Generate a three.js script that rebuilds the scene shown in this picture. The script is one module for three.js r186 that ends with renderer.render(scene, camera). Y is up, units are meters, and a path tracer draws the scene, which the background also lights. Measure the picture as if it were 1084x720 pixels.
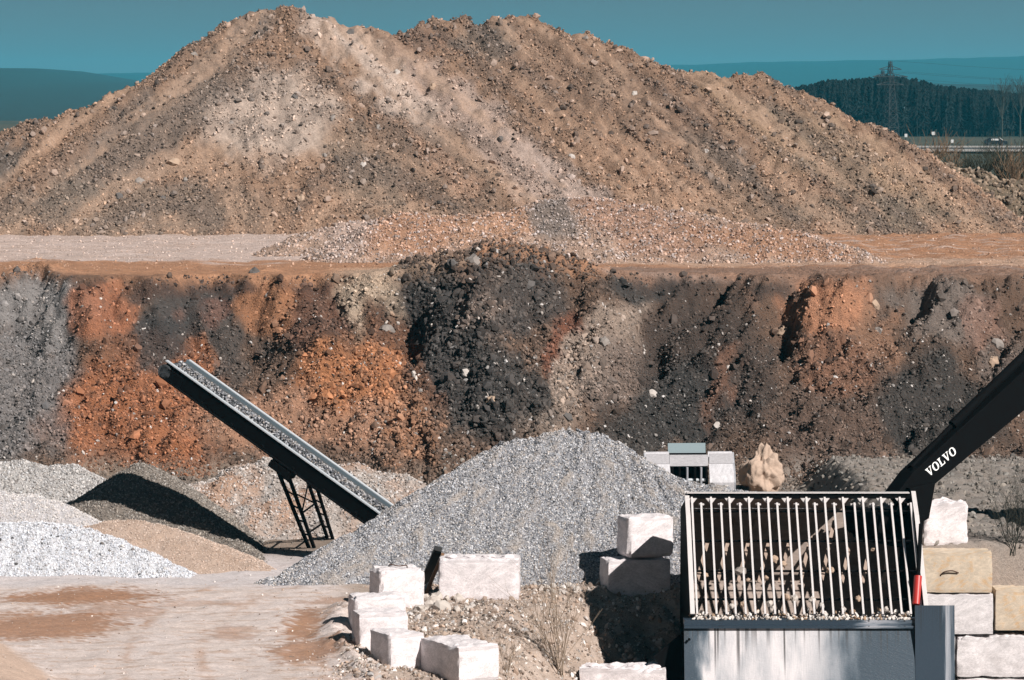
import * as THREE from 'three';
import { mergeGeometries, mergeVertices, toCreasedNormals } from 'three/addons/utils/BufferGeometryUtils.js';
import { FontLoader } from 'three/addons/loaders/FontLoader.js';
import { TextGeometry } from 'three/addons/geometries/TextGeometry.js';
import { createNoise2D, createNoise3D } from 'simplex-noise';

// ---------------------------------------------------------------- camera, sky, sun, exposure
const scene = new THREE.Scene();
const EYE = 9.4, FOCAL = 3500, HORIZON = 130;
const PITCH = Math.atan((360 - HORIZON) / FOCAL);
const camera = new THREE.PerspectiveCamera(2 * Math.atan(360 / FOCAL) * 180 / Math.PI, 1084 / 720, 1, 20000);
camera.position.set(0, EYE, 0);
camera.rotation.set(-PITCH, 0, 0);
camera.updateMatrixWorld(true);

const SUN_AZ = 40 * Math.PI / 180, SUN_EL = 37 * Math.PI / 180;
const sunDir = new THREE.Vector3(Math.sin(SUN_AZ) * Math.cos(SUN_EL), Math.sin(SUN_EL), Math.cos(SUN_AZ) * Math.cos(SUN_EL));
const sun = new THREE.DirectionalLight(new THREE.Color().setRGB(1, 0.945, 0.895), 5);
sun.position.set(0, 0, -75).addScaledVector(sunDir, 120);
sun.target.position.set(0, 0, -75);
sun.castShadow = true;
sun.shadow.mapSize.set(4096, 4096);
Object.assign(sun.shadow.camera, { left: -60, right: 60, top: 60, bottom: -60, near: 1, far: 400 });
scene.add(sun, sun.target);

{ // clear sky: hazy grey-teal at the horizon, deeper towards the zenith
  const w = 64, h = 512, a = new Float32Array(w * h * 4);
  const low = [0.128, 0.142, 0.156], high = [0.012, 0.026, 0.042];
  for (let j = 0; j < h; j++) {
    const el = Math.max(0, ((j + 0.5) / h - 0.5) * 180);
    const t = 1 - Math.exp(-el / 9);
    for (let i = 0; i < w; i++) {
      const o = (j * w + i) * 4;
      for (let c = 0; c < 3; c++) a[o + c] = low[c] + (high[c] - low[c]) * t;
      a[o + 3] = 1;
    }
  }
  const sky = new THREE.DataTexture(a, w, h, THREE.RGBAFormat, THREE.FloatType);
  sky.mapping = THREE.EquirectangularReflectionMapping;
  sky.magFilter = THREE.LinearFilter; sky.needsUpdate = true;
  scene.background = sky; scene.environment = sky;
}
scene.fog = new THREE.FogExp2(new THREE.Color().setRGB(0.035, 0.29, 0.40), 0.00012);

const renderer = new THREE.WebGLRenderer({ antialias: true });
renderer.setSize(1024, 680);
renderer.toneMapping = THREE.LinearToneMapping;
renderer.toneMappingExposure = 1.38;
renderer.shadowMap.enabled = true;

// ---------------------------------------------------------------- helpers
function rngOf(seed) { let s = seed | 0; return () => { s = (s + 0x6d2b79f5) | 0; let t = Math.imul(s ^ (s >>> 15), 1 | s); t = (t + Math.imul(t ^ (t >>> 7), 61 | t)) ^ t; return ((t ^ (t >>> 14)) >>> 0) / 4294967296; }; }
const N2 = createNoise2D(rngOf(11)), N3 = createNoise3D(rngOf(12));
const fbm = (x, y, o = 4, g = 0.5) => { let a = 1, f = 1, s = 0, n = 0; for (let i = 0; i < o; i++) { s += a * N2(x * f + i * 17.3, y * f - i * 9.1); n += a; a *= g; f *= 2.03; } return s / n; };
const ridged = (x, y, o = 4) => { let a = 1, f = 1, s = 0, n = 0; for (let i = 0; i < o; i++) { s += a * (1 - Math.abs(N2(x * f + i * 7.7, y * f + i * 3.3))); n += a; a *= 0.5; f *= 2.07; } return s / n; };
const ss = (a, b, x) => { const t = Math.min(1, Math.max(0, (x - a) / (b - a))); return t * t * (3 - 2 * t); };
const lerp = (a, b, t) => a + (b - a) * t;
const CP = Math.cos(PITCH), SP = Math.sin(PITCH);
// a place seen in a direction (photograph coordinates) at a distance d along -z
function P(u, v, d) { const a = (u - 542) / FOCAL, b = (360 - v) / FOCAL, s = d / (b * SP + CP); return new THREE.Vector3(a * s, EYE + (b * CP - SP) * s, -d); }
const used = {};
function numbered(n) { const k = used[n] = (used[n] ?? -1) + 1; return k ? n + '_' + String(k).padStart(3, '0') : n; }
function shade(o) { o.traverse((m) => { if (m.isMesh) { m.castShadow = true; m.receiveShadow = true; } }); return o; }
function tag(o, label, category, group) { Object.assign(o.userData, { label, category }); if (group) o.userData.group = group; return o; }
function top(o, name, label, category, group) { o.name = numbered(name); scene.add(shade(o)); return tag(o, label, category, group); }
function structure(name, geo, mat) { const m = new THREE.Mesh(geo, mat); m.name = name; m.userData.kind = 'structure'; scene.add(shade(m)); return m; }
function part(name, geo, mat, parent) { const m = new THREE.Mesh(geo, mat); m.name = name; m.castShadow = m.receiveShadow = true; parent.add(m); return m; }
function groupAt(p) { const g = new THREE.Group(); g.position.copy(p); return g; }
const C = (r, g, b) => [r, g, b];
const mixc = (a, b, t) => [a[0] + (b[0] - a[0]) * t, a[1] + (b[1] - a[1]) * t, a[2] + (b[2] - a[2]) * t];

// tileable grit textures
function tile(n, fn, srgb) {
  const a = new Uint8Array(n * n * 4);
  for (let j = 0; j < n; j++) for (let i = 0; i < n; i++) { const c = fn(i, j), o = (j * n + i) * 4; for (let k = 0; k < 3; k++) a[o + k] = Math.max(0, Math.min(255, c[k] * 255)); a[o + 3] = 255; }
  const t = new THREE.DataTexture(a, n, n, THREE.RGBAFormat); t.wrapS = t.wrapT = THREE.RepeatWrapping; t.magFilter = THREE.LinearFilter; t.minFilter = THREE.LinearMipmapLinearFilter;
  if (srgb) t.colorSpace = THREE.SRGBColorSpace; t.needsUpdate = true; return t;
}
const TN = (i, j, n, f, o) => { const a = i / n * Math.PI * 2, b = j / n * Math.PI * 2, r = f / (2 * Math.PI); return N3(Math.cos(a) * r + o, Math.sin(a) * r + Math.cos(b) * r * 1.7, Math.sin(b) * r * 1.7 - o); };
const gritMap = tile(512, (i, j) => { const s = 0.5 + 0.5 * TN(i, j, 512, 70, 3), m = 0.5 + 0.5 * TN(i, j, 512, 26, 9), l = 0.5 + 0.5 * TN(i, j, 512, 8, 5); const v = 0.42 + 0.28 * s + 0.2 * m + 0.1 * l; return [v, v * 0.995, v * 0.99]; }, false);
const gritBump = tile(512, (i, j) => { const v = 0.5 + 0.22 * TN(i, j, 512, 90, 1) + 0.16 * TN(i, j, 512, 40, 2) + 0.12 * TN(i, j, 512, 14, 4); return [v, v, v]; }, false);
const rep = (t, r) => { const c = t.clone(); c.repeat.set(r, r); c.needsUpdate = true; return c; };
const groundMat = new THREE.MeshStandardMaterial({ vertexColors: true, roughness: 0.97, map: rep(gritMap, 0.5), bumpMap: rep(gritBump, 0.5), bumpScale: 0.014 });
const coarseMat = new THREE.MeshStandardMaterial({ vertexColors: true, roughness: 0.97, map: rep(gritMap, 0.3), bumpMap: rep(gritBump, 0.3), bumpScale: 0.06 });
const farMat = new THREE.MeshStandardMaterial({ vertexColors: true, roughness: 1 });
const stoneMat = new THREE.MeshStandardMaterial({ color: 0xffffff, roughness: 0.92, flatShading: true });

// a patch of ground or the skin of a heap over a rectangle of the plan; d runs away along -z
function sheet(x0, x1, d0, d1, nx, nd, hf, cf, keep) {
  const px = new Float32Array((nx + 1) * (nd + 1) * 3), cl = new Float32Array(px.length), uv = new Float32Array((nx + 1) * (nd + 1) * 2), ok = new Uint8Array((nx + 1) * (nd + 1));
  for (let j = 0, k = 0; j <= nd; j++) for (let i = 0; i <= nx; i++, k++) {
    const x = lerp(x0, x1, i / nx), d = lerp(d0, d1, j / nd), h = hf(x, d), c = cf(x, d, h);
    px.set([x, h, -d], k * 3); cl.set([c[0] * 1.3, c[1] * 1.3, c[2] * 1.3], k * 3); uv.set([x, -d - h * 0.7], k * 2); ok[k] = keep ? keep(x, d, h) : 1;
  }
  const ix = [];
  for (let j = 0; j < nd; j++) for (let i = 0; i < nx; i++) {
    const a = j * (nx + 1) + i, b = a + 1, c = a + nx + 1, e = c + 1;
    if (ok[a] || ok[b] || ok[c]) ix.push(a, b, c);
    if (ok[b] || ok[c] || ok[e]) ix.push(b, e, c);
  }
  const g = new THREE.BufferGeometry();
  g.setAttribute('position', new THREE.BufferAttribute(px, 3)); g.setAttribute('color', new THREE.BufferAttribute(cl, 3)); g.setAttribute('uv', new THREE.BufferAttribute(uv, 2));
  g.setIndex(ix); g.computeVertexNormals(); return g;
}

// broken stone shapes
function stoneGeo(seed, detail = 0, sx = 1, sy = 0.75, sz = 0.9, rough = 0.28) {
  const r = rngOf(seed), g0 = new THREE.IcosahedronGeometry(1, detail); g0.deleteAttribute('normal'); g0.deleteAttribute('uv');
  const g = mergeVertices(g0), p = g.attributes.position, ox = r() * 50;
  for (let i = 0; i < p.count; i++) {
    const v = new THREE.Vector3().fromBufferAttribute(p, i);
    const k = 1 + rough * (r() * 1.2 - 0.6) + 0.25 * N3(v.x * 0.9 + ox, v.y * 0.9, v.z * 0.9);
    p.setXYZ(i, v.x * k * sx, v.y * k * sy, v.z * k * sz);
  }
  const q = g.toNonIndexed(); q.computeVertexNormals(); return q;
}
const STONES = [stoneGeo(1, 0, 1.2, 0.65, 0.9, 0.42), stoneGeo(2, 0, 1.35, 0.48, 0.8, 0.42), stoneGeo(3, 0, 0.95, 0.8, 1.1, 0.45)];
const M4 = new THREE.Matrix4(), Q4 = new THREE.Quaternion(), E3 = new THREE.Euler(), V3 = new THREE.Vector3(), S3 = new THREE.Vector3(), COL = new THREE.Color();
// loose stones over a surface: place(r) gives [x, d] or null, look(x, d, h, r) gives [size, colour] or null
function scatter(name, parent, n, seed, place, hf, look, sink = 0.15) {
  const r = rngOf(seed), lists = STONES.map(() => []);
  for (let i = 0; i < n; i++) {
    const q = place(r); if (!q) continue;
    const h = hf(q[0], q[1]); if (h === null) continue;
    const l = look(q[0], q[1], h, r); if (!l) continue;
    lists[Math.floor(r() * STONES.length)].push([q[0], h, q[1], l[0], l[1], r(), r(), r(), r()]);
  }
  lists.forEach((L, k) => {
    if (!L.length) return;
    const m = new THREE.InstancedMesh(STONES[k], stoneMat, L.length);
    L.forEach(([x, h, d, s, c, a, b, e, f], i) => {
      Q4.setFromEuler(E3.set(a * 6.28, b * 6.28, e * 6.28));
      M4.compose(V3.set(x, h + s * (0.4 - sink), -d), Q4, S3.set(s * (0.8 + 0.4 * f), s * (0.8 + 0.4 * a), s * (0.8 + 0.4 * b)));
      m.setMatrixAt(i, M4); m.setColorAt(i, COL.setRGB(c[0], c[1], c[2]));
    });
    m.name = name + (k ? '_' + String(k).padStart(3, '0') : ''); m.userData.kind = 'stuff'; m.castShadow = m.receiveShadow = true; parent.add(m);
  });
}
const jit = (c, r, lo = 0.7, hi = 1.35) => { const k = lerp(lo, hi, r()), w = (r() - 0.5) * 0.08; return [c[0] * k * (1 + w), c[1] * k, c[2] * k * (1 - w)]; };  // wide tone spreads also imitate fine shading and dark gaps between stones
// soft-edged areas of one soil: [x, y, rx, ry, tilt, colour, strength]
function soils(list, base, wob) {
  return (x, y) => {
    const wx = x + wob * fbm(x * 0.45, y * 0.45 + 40, 4), wy = y + wob * 0.7 * fbm(x * 0.45 + 90, y * 0.45, 4);
    let c = base;
    for (const [cx, cy, rx, ry, tl, col, k] of list) {
      const dx = wx - cx, dy = wy - cy, cs = Math.cos(tl), sn = Math.sin(tl), a = (dx * cs + dy * sn) / rx, b = (-dx * sn + dy * cs) / ry;
      const e = 1 - ss(0.62, 1.12, Math.sqrt(a * a + b * b)); if (e > 0) c = mixc(c, col, e * k);
    }
    return c;
  };
}

// ---------------------------------------------------------------- the lie of the land
const PLAT = 5.0;
const wx = (u) => (u - 542) * 0.0263, wh = (v) => (500 - v) / 42;      // plan x and height on the quarry face
const edgeAt = (x) => 96 + 0.5 * fbm(x * 0.35, 3.1, 3) + 0.9 * ss(2.2, 3.6, x) * (1 - ss(6.5, 8, x)) - 0.5 * Math.exp(-((x - 9) ** 2) / 3) - 2.0 * Math.exp(-((x + 0.6) ** 2) / 7);
const baseAt = (x) => 86.5 + 0.9 * fbm(x * 0.3, 9.7, 3) - 2.2 * Math.exp(-((x + 0.5) ** 2) / 8) + 1.0 * Math.exp(-((x - 4.5) ** 2) / 3);
const FACE = [[-0.9, 92.2, 1.7, 2.6, 1.5], [-0.2, 88.5, 1.3, 2.0, 1.2], [2.2, 90.5, 1.2, 2.4, 1.2], [-6.5, 89.5, 3.0, 2.4, 1.3], [-7.15, 94.2, 0.85, 1.2, -1.3], [4.1, 94.0, 0.40, 1.4, -1.7], [2.8, 93.0, 0.8, 2.2, 1.2], [7.75, 94.2, 0.5, 0.9, -1.5], [9.1, 94.0, 1.0, 1.6, 1.1], [-9.1, 94.0, 1.2, 1.4, -0.9], [-4.1, 94.2, 1.0, 1.6, 0.9], [-2.9, 92.6, 0.5, 1.6, -1.3], [6.8, 92.5, 0.5, 1.0, 0.9], [-12.6, 93.5, 1.1, 2.0, 0.9], [11.6, 94.8, 0.35, 0.8, -1.0], [12.8, 94.0, 0.8, 1.2, 0.8], [-5.6, 91.0, 1.4, 1.6, 0.8], [0.4, 91.5, 0.45, 2.2, -1.0], [1.6, 94.6, 0.5, 1.2, -0.9]];
function faceH(x, d) {
  const gx = x - 0.8 * (d - 90) * (ss(1, 4, x) - 0.7 * ss(-1, -5, x));
  const gully = 0.75 * fbm(gx * 0.22 + 5, d * 0.09, 3) + 0.18 * fbm(gx * 0.7, d * 0.35, 3);
  let dd = d + gully * 1.9;
  for (const [cx, cd, rx, rd, k] of FACE) { const a = (x - cx) / rx, b = (d - cd) / rd, e = a * a + b * b; if (e < 6) dd += k * Math.exp(-e); }
  const e = edgeAt(x), b = baseAt(x), t = (dd - b) / (e - b);
  if (t <= 0) return 0;
  const hp = PLAT;
  let p = t >= 1 ? 1 : t < 0.68 ? 0.48 * t / 0.68 : 0.48 + 0.52 * (t - 0.68) / 0.32;
  p = lerp(p, t >= 1 ? 1 : t, 0.45);
  return hp * p;
}
const gxr = (x, d) => x - 0.6 * (d - 90) * ss(1, 4, x);
function ground(x, d) {
  let h = 0.05 * fbm(x * 0.35, d * 0.35, 3) + 0.02 * fbm(x * 1.7, d * 1.7, 3);
  // loading pocket below the hopper and the bank that leads down to it
  const pocket = ss(-0.4, 3.4, x + 0.35 * fbm(x * 0.6, d * 0.6, 3) + 0.25 * (62 - d)) * (1 - ss(lerp(63.6, 65.3, ss(6, 7.6, x)), lerp(66.6, 65.7, ss(6, 7.6, x)), d + (x > 7 ? 0 : 0.3 * fbm(x, d, 2))));
  h -= 2.3 * pocket * (1 - 0.0 * x);
  // ramp behind the block wall on the right
  h += 1.02 * ss(7.2, 8.3, x) * ss(65.35, 65.75, d) ;
  // hump on which the spare bucket lies
  h += 0.62 * Math.exp(-(((x - 3.9) / 2.2) ** 2) - (((d - 75.5) / 2.2) ** 2));
  if (d > 80) {
    const f = faceH(x, d), clod = ss(0.1, 1.0, f) * (1 - 0.85 * ss(4.75, 4.98, f) * ss(1.5, 3.5, Math.abs(x + 0.5)));
    const rg = 0.34 * fbm(x * 0.9, d * 0.9 + 7, 4) + 0.15 * (ridged(gxr(x, d) * 1.9, d * 1.9, 4) - 0.6) + 0.05 * fbm(x * 7, d * 7, 2);
    const ramp = h * (1 - ss(80, 90, d) * 0.6);
    h = Math.max(f + rg * clod, ramp) ;
    if (d > 92) { // tipped berm at the lip, and uneven plateau
      const berm = 0.75 * Math.exp(-(((x + 0.4) / 2.6) ** 2) - (((d - 96.2) / 1.5) ** 2)) + 0.35 * Math.exp(-(((x + 13.8) / 0.9) ** 2) - (((d - 96.4) / 0.7) ** 2)) + 0.14 * Math.exp(-(((x + 7.2) / 0.5) ** 2) - (((d - 97) / 0.5) ** 2));
      h += berm * (1 + 0.35 * fbm(x * 2, d * 2, 3)) + ss(96, 100, d) * (0.09 * fbm(x * 0.25, d * 0.25, 3) + 0.03 * fbm(x * 1.3, d * 2.3, 3));
    }
  }
  { const e = x + 3.15 + 0.09 * (d - 60) - 0.02 * (d - 60) ** 2 + 0.15 * fbm(x * 1.5, d * 0.9, 2); h += (0.16 + 0.10 * fbm(x * 3, d * 3, 3)) * Math.exp(-((e / 0.32) ** 2)) * (1 - ss(63, 64.5, d)); }
  { const bk = ss(-3.2, -2.4, x) * (1 - ss(67, 69, d)), rp = ss(7.2, 8.3, x) * ss(66, 67, d); if (bk + rp > 0) h += bk * (0.06 * fbm(x * 2.2, d * 2.2, 3) + 0.035 * fbm(x * 8, d * 8, 2)) + rp * (0.05 * Math.max(0, Math.sin((x + 0.05 * d) * 26)) * (0.5 + 0.5 * Math.sign(Math.sin(d * 2.4))) + 0.10 * fbm(x * 0.9, d * 1.4, 3)); }
  // slope of a pale bank at the lower left of the view
  h += 0.5 * ss(0.1, -1.6, x + 7.9 + (d - 56) * 0.38) * (1 - ss(58.5, 60.5, d));
  return h;
}
// where a line of sight meets the ground (or another surface)
function hit(u, v, hf = ground, d0 = 52, d1 = 140) { for (let d = d0; d < d1; d += 0.05) { const p = P(u, v, d); if (p.y <= hf(p.x, d)) return p; } return P(u, v, d1); }

// colours of the pit floor and the track
const roadPale = C(0.58, 0.485, 0.44), roadBrown = C(0.33, 0.16, 0.08), bankBrown = C(0.33, 0.25, 0.20), lipGrey = C(0.40, 0.35, 0.32);
function floorColour(x, d) {
  const n = fbm(x * 0.5, d * 0.5, 4), n2 = fbm(x * 2.2 + 3, d * 2.2, 4), st = fbm(x * 0.35 + d * 0.5, d * 3.2 - x * 0.6, 3);
  let c = mixc(roadPale, C(0.65, 0.565, 0.54), 0.5 + 0.5 * n);
  const hf = fbm(x * 6, d * 6, 4); c = mixc(c, C(0.45, 0.32, 0.25), 0.75 * ss(0.18, 0.55, st + 0.3 * n2 + 0.35 * hf));
  const spot = (cx, cd, rx, rd, k, col = roadBrown) => { const e = Math.hypot((x - cx + 0.45 * n2) / rx, (d - cd + 0.5 * n) / rd); c = mixc(c, C(col[0] * (1 + 0.3 * hf), col[1] * (1 + 0.3 * hf), col[2] * (1 + 0.3 * hf)), k * (1 - ss(0.6, 0.95, e + 0.3 * st + 0.35 * hf))); };
  spot(-8.6, 65.2, 2.0, 1.6, 0.9); spot(-8.8, 61.5, 2.0, 2.2, 0.85); spot(-7.6, 63.3, 1.1, 1.1, 0.5);
  spot(-3.9, 61.6, 0.45, 2.6, 0.85); spot(-3.6, 58.4, 0.9, 1.5, 0.8); spot(-5.2, 60.5, 0.5, 1.2, 0.5); spot(-5.9, 64.2, 1.1, 0.5, 0.35); spot(-3.5, 64.6, 0.8, 0.7, 0.6);
  { const rr0 = Math.hypot(x + 1.6, (d - 60) * 0.42) + 0.10 * n2; for (const R of [2.15, 2.45, 4.0, 5.3]) c = mixc(c, C(0.40, 0.22, 0.125), 0.55 * Math.exp(-(((rr0 - R) / 0.10) ** 2)) * ss(-0.25, 0.35, n + 0.5 * hf)); }
  c = mixc(c, C(0.56, 0.52, 0.53), 0.7 * ss(66.3, 67.3, d + 0.3 * n) * (1 - ss(-3.6, -2.8, x)));
  const bank = ss(-3.3, -2.6, x + 0.25 * (d - 62) * 0.4 + 0.2 * n2) * (1 - ss(70, 73, d));
  c = mixc(c, mixc(bankBrown, C(0.43, 0.35, 0.30), 0.5 + 0.8 * n2), bank);
  const low = ss(70, 73, d); c = mixc(c, mixc(C(0.28, 0.21, 0.16), C(0.21, 0.165, 0.135), 0.5 + 0.5 * n), low);
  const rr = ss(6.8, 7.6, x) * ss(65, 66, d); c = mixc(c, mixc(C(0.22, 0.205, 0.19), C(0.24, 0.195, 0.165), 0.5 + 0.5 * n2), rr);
  const bl = ss(0.1, -0.25, x + 7.9 + (d - 56) * 0.38 + 0.15 * n2) * (1 - ss(58.5, 60.5, d)); c = mixc(c, C(0.52, 0.38, 0.30), bl);
  return c;
}
const faceSoilShade = soils([
  [wx(25), wh(330), 2.0, 1.3, 0, C(0.27, 0.255, 0.25), 0.9], [wx(30), wh(420), 1.7, 1.7, 0, C(0.20, 0.19, 0.19), 0.85],
  [wx(160), wh(430), 2.6, 1.9, 0, C(0.37, 0.14, 0.06), 0.9], [wx(100), wh(330), 1.0, 1.0, 0, C(0.38, 0.15, 0.075), 0.85],
  [wx(195), wh(325), 1.7, 1.1, 0.1, C(0.065, 0.06, 0.058), 0.9], [wx(160), wh(365), 1.1, 0.8, 0, C(0.045, 0.043, 0.043), 0.9], [wx(240), wh(370), 0.8, 0.8, 0, C(0.07, 0.062, 0.058), 0.8],
  [wx(215), wh(335), 0.8, 0.5, 0, C(0.19, 0.10, 0.075), 0.8],
  [wx(270), wh(322), 1.0, 0.95, 0, C(0.37, 0.17, 0.085), 0.9], [wx(330), wh(330), 1.2, 1.1, 0, C(0.14, 0.065, 0.04), 0.85],
  [wx(385), wh(312), 1.35, 0.95, 0, C(0.50, 0.385, 0.29), 0.97],
  [wx(390), wh(400), 2.2, 1.2, 0, C(0.42, 0.175, 0.075), 0.92], [wx(320), wh(445), 3.4, 0.8, 0, C(0.40, 0.22, 0.14), 0.85], [wx(440), wh(440), 1.2, 0.8, 0, C(0.36, 0.18, 0.10), 0.85],
  [wx(485), wh(365), 2.9, 1.45, -1.0, C(0.036, 0.032, 0.031), 0.97], [wx(545), wh(310), 1.9, 1.0, 0, C(0.06, 0.05, 0.046), 0.92], [wx(505), wh(320), 0.8, 0.6, 0.4, C(0.22, 0.16, 0.13), 0.7],
  [wx(530), wh(420), 1.6, 1.2, 0, C(0.04, 0.035, 0.033), 0.92],
  [wx(600), wh(365), 0.7, 1.0, -0.4, C(0.20, 0.072, 0.038), 0.85], [wx(630), wh(380), 2.6, 0.75, 0.8, C(0.34, 0.26, 0.21), 0.92], [wx(655), wh(405), 1.0, 0.9, 0, C(0.21, 0.16, 0.135), 0.7],
  [wx(745), wh(390), 2.2, 2.2, -0.4, C(0.062, 0.044, 0.036), 0.95], [wx(690), wh(305), 1.6, 0.5, 0, C(0.04, 0.04, 0.04), 0.9], [wx(700), wh(440), 2.4, 1.0, 0.3, C(0.034, 0.032, 0.031), 0.92], [wx(770), wh(410), 0.35, 1.3, -0.6, C(0.19, 0.095, 0.06), 0.7],  // dark grey top patch paints in the shaded notch under the lip
  [wx(805), wh(315), 0.5, 0.4, 0, C(0.20, 0.12, 0.085), 0.7],
  [wx(895), wh(325), 1.4, 0.75, 0, C(0.46, 0.22, 0.125), 0.97], [wx(885), wh(385), 1.5, 1.0, 0, C(0.23, 0.115, 0.07), 0.85], [wx(930), wh(360), 0.45, 1.2, 0, C(0.27, 0.15, 0.095), 0.8], [wx(860), wh(450), 2.0, 1.0, 0, C(0.13, 0.085, 0.065), 0.8],
  [wx(1010), wh(330), 1.7, 1.0, 0, C(0.20, 0.165, 0.145), 0.85], [wx(1050), wh(345), 0.8, 0.8, 0, C(0.28, 0.16, 0.12), 0.6], [wx(980), wh(430), 2.0, 1.5, 0, C(0.04, 0.037, 0.035), 0.92], [wx(1080), wh(400), 1.0, 1.0, 0, C(0.15, 0.12, 0.105), 0.7],
  [wx(180), wh(297), 4.2, 0.32, 0, C(0.085, 0.05, 0.038), 0.85], [wx(780), wh(302), 3.4, 0.35, 0, C(0.07, 0.05, 0.042), 0.8], [wx(430), wh(380), 0.5, 2.0, 0.75, C(0.13, 0.062, 0.036), 0.8],
], C(0.14, 0.085, 0.058), 0.9);
function faceColour(x, d, h) {
  let c = faceSoilShade(x, h).map((k) => k * 0.8);
  const n = fbm(x * 1.6 + 51, d * 1.6, 4);
  c = mixc(c, C(0.07, 0.05, 0.04), ss(0.05, 0.7, n) * 0.4);
  return c;
}
function platColour(x, d) {
  const n = fbm(x * 0.22, d * 0.45, 4), n2 = fbm(x * 1.2, d * 2.4, 4), st = fbm(x * 0.10, d * 1.3 + x * 0.02, 4);
  let c = mixc(C(0.47, 0.25, 0.145), C(0.33, 0.16, 0.085), 0.4 + 0.7 * n2);
  const pale = x < -1 ? ss(104, 106, d + n * 2.5) : ss(0.1, 0.5, st + 0.25 * n) * 0.8;
  c = mixc(c, mixc(C(0.62, 0.50, 0.455), C(0.50, 0.37, 0.31), 0.5 + 0.8 * st), pale);
  if (x > 3) { c = mixc(c, C(0.50, 0.34, 0.25), 0.75 * ss(100.5, 102.5, d + n) * (1 - ss(105.5, 108, d + n))); c = mixc(c, C(0.20, 0.13, 0.10), 0.75 * (1 - ss(99.5, 101.5, d + 1.5 * n2))); }
  if (x > -6 && x < -1) c = mixc(c, C(0.48, 0.36, 0.27), 0.7 * ss(-5.8, -4.5, x) * (1 - ss(97.5, 100, d)));
  return c;
}
function nearColour(x, d, h) {
  if (d < 80) return floorColour(x, d);
  const k = ss(0.15, 0.7, faceH(x, d)), f = mixc(floorColour(x, d), faceColour(x, d, h), k);
  return d < 93 ? f : mixc(f, platColour(x, d), ss(4.55, 4.95, faceH(x, d)) * ss(94, 96.8, d + 0.5 * fbm(x, d, 3)));
}
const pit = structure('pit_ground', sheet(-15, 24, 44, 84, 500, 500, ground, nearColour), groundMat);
const face = structure('quarry_face', sheet(-19, 19, 83.96, 99, 540, 250, ground, nearColour), coarseMat);
const plateau = structure('plateau_ground', sheet(-28, 28, 98.95, 150, 260, 300, ground, (x, d) => platColour(x, d)), coarseMat);

// ---------------------------------------------------------------- heaps
// crest: list of [u, v, d?] directions; the toe of the front slope lies at dBase
function crestOf(pts, dBase, g0, tan, step = 0.25) {
  const out = [];
  let prev = null;
  for (const [u, v, dx] of pts) {
    let d = dx ?? dBase, p;
    for (let k = 0; k < 12; k++) { p = P(u, v, d); if (dx === undefined) d = dBase + Math.max(0.05, p.y - g0) / tan; else break; }
    if (prev) { const n = Math.max(1, Math.ceil(Math.hypot(p.x - prev.x, p.z - prev.z) / step)); for (let k = 1; k <= n; k++) out.push(prev.clone().lerp(p, k / n)); } else out.push(p);
    prev = p;
  }
  return out;
}
function heapShape(crest, tan, round = 0.25, rough = () => 0) {
  const A = crest.map((p) => [p.x, -p.z, p.y]);
  return (x, d) => {
    let best = -99;
    for (const [cx, cd, h] of A) { const q = h - tan * (Math.sqrt((x - cx) * (x - cx) + (d - cd) * (d - cd) + round * round) - round); if (q > best) best = q; }
    return best + rough(x, d, best);
  };
}
function boundsOf(crest, tan, g0) { let b = [99, -99, 999, -999]; for (const p of crest) { const r = Math.max(0.2, p.y - g0 + 0.9) / tan; b = [Math.min(b[0], p.x - r), Math.max(b[1], p.x + r), Math.min(b[2], -p.z - r), Math.max(b[3], -p.z + r)]; } return b; }
function heap({ name, label, category, group, pts, dBase, g0 = 0, tan = 0.68, cell = 0.08, rough, colour, mat = groundMat, stones, round = 0.25, step }) {
  const crest = crestOf(pts, dBase, g0, tan, step), hf = heapShape(crest, tan, round, rough), [x0, x1, d0, d1] = boundsOf(crest, tan, g0);
  const under = (x, d) => hf(x, d) > ground(x, d) - 0.12;
  const geo = sheet(x0, x1, d0, d1, Math.ceil((x1 - x0) / cell), Math.ceil((d1 - d0) / cell), hf, colour, under);
  const m = new THREE.Mesh(geo, mat); top(m, name, label, category, group);
  const back = crest.reduce((s, p) => Math.max(s, -p.z), 0) + 0.5;
  if (stones) for (const s of stones) scatter(s.name ?? 'loose_gravel', m, s.n, s.seed, (r) => [lerp(Math.max(x0, s.x0 ?? -99), Math.min(x1, s.x1 ?? 99), r()), lerp(d0, Math.min(d1, back), r())], (x, d) => { const h = hf(x, d); return h > ground(x, d) - 0.02 ? h : null; }, s.look, s.sink);
  m.userData.hf = undefined;
  return hf;
}
const fineRough = (a, f) => (x, d) => a * fbm(x * f, d * f, 4);

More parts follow.
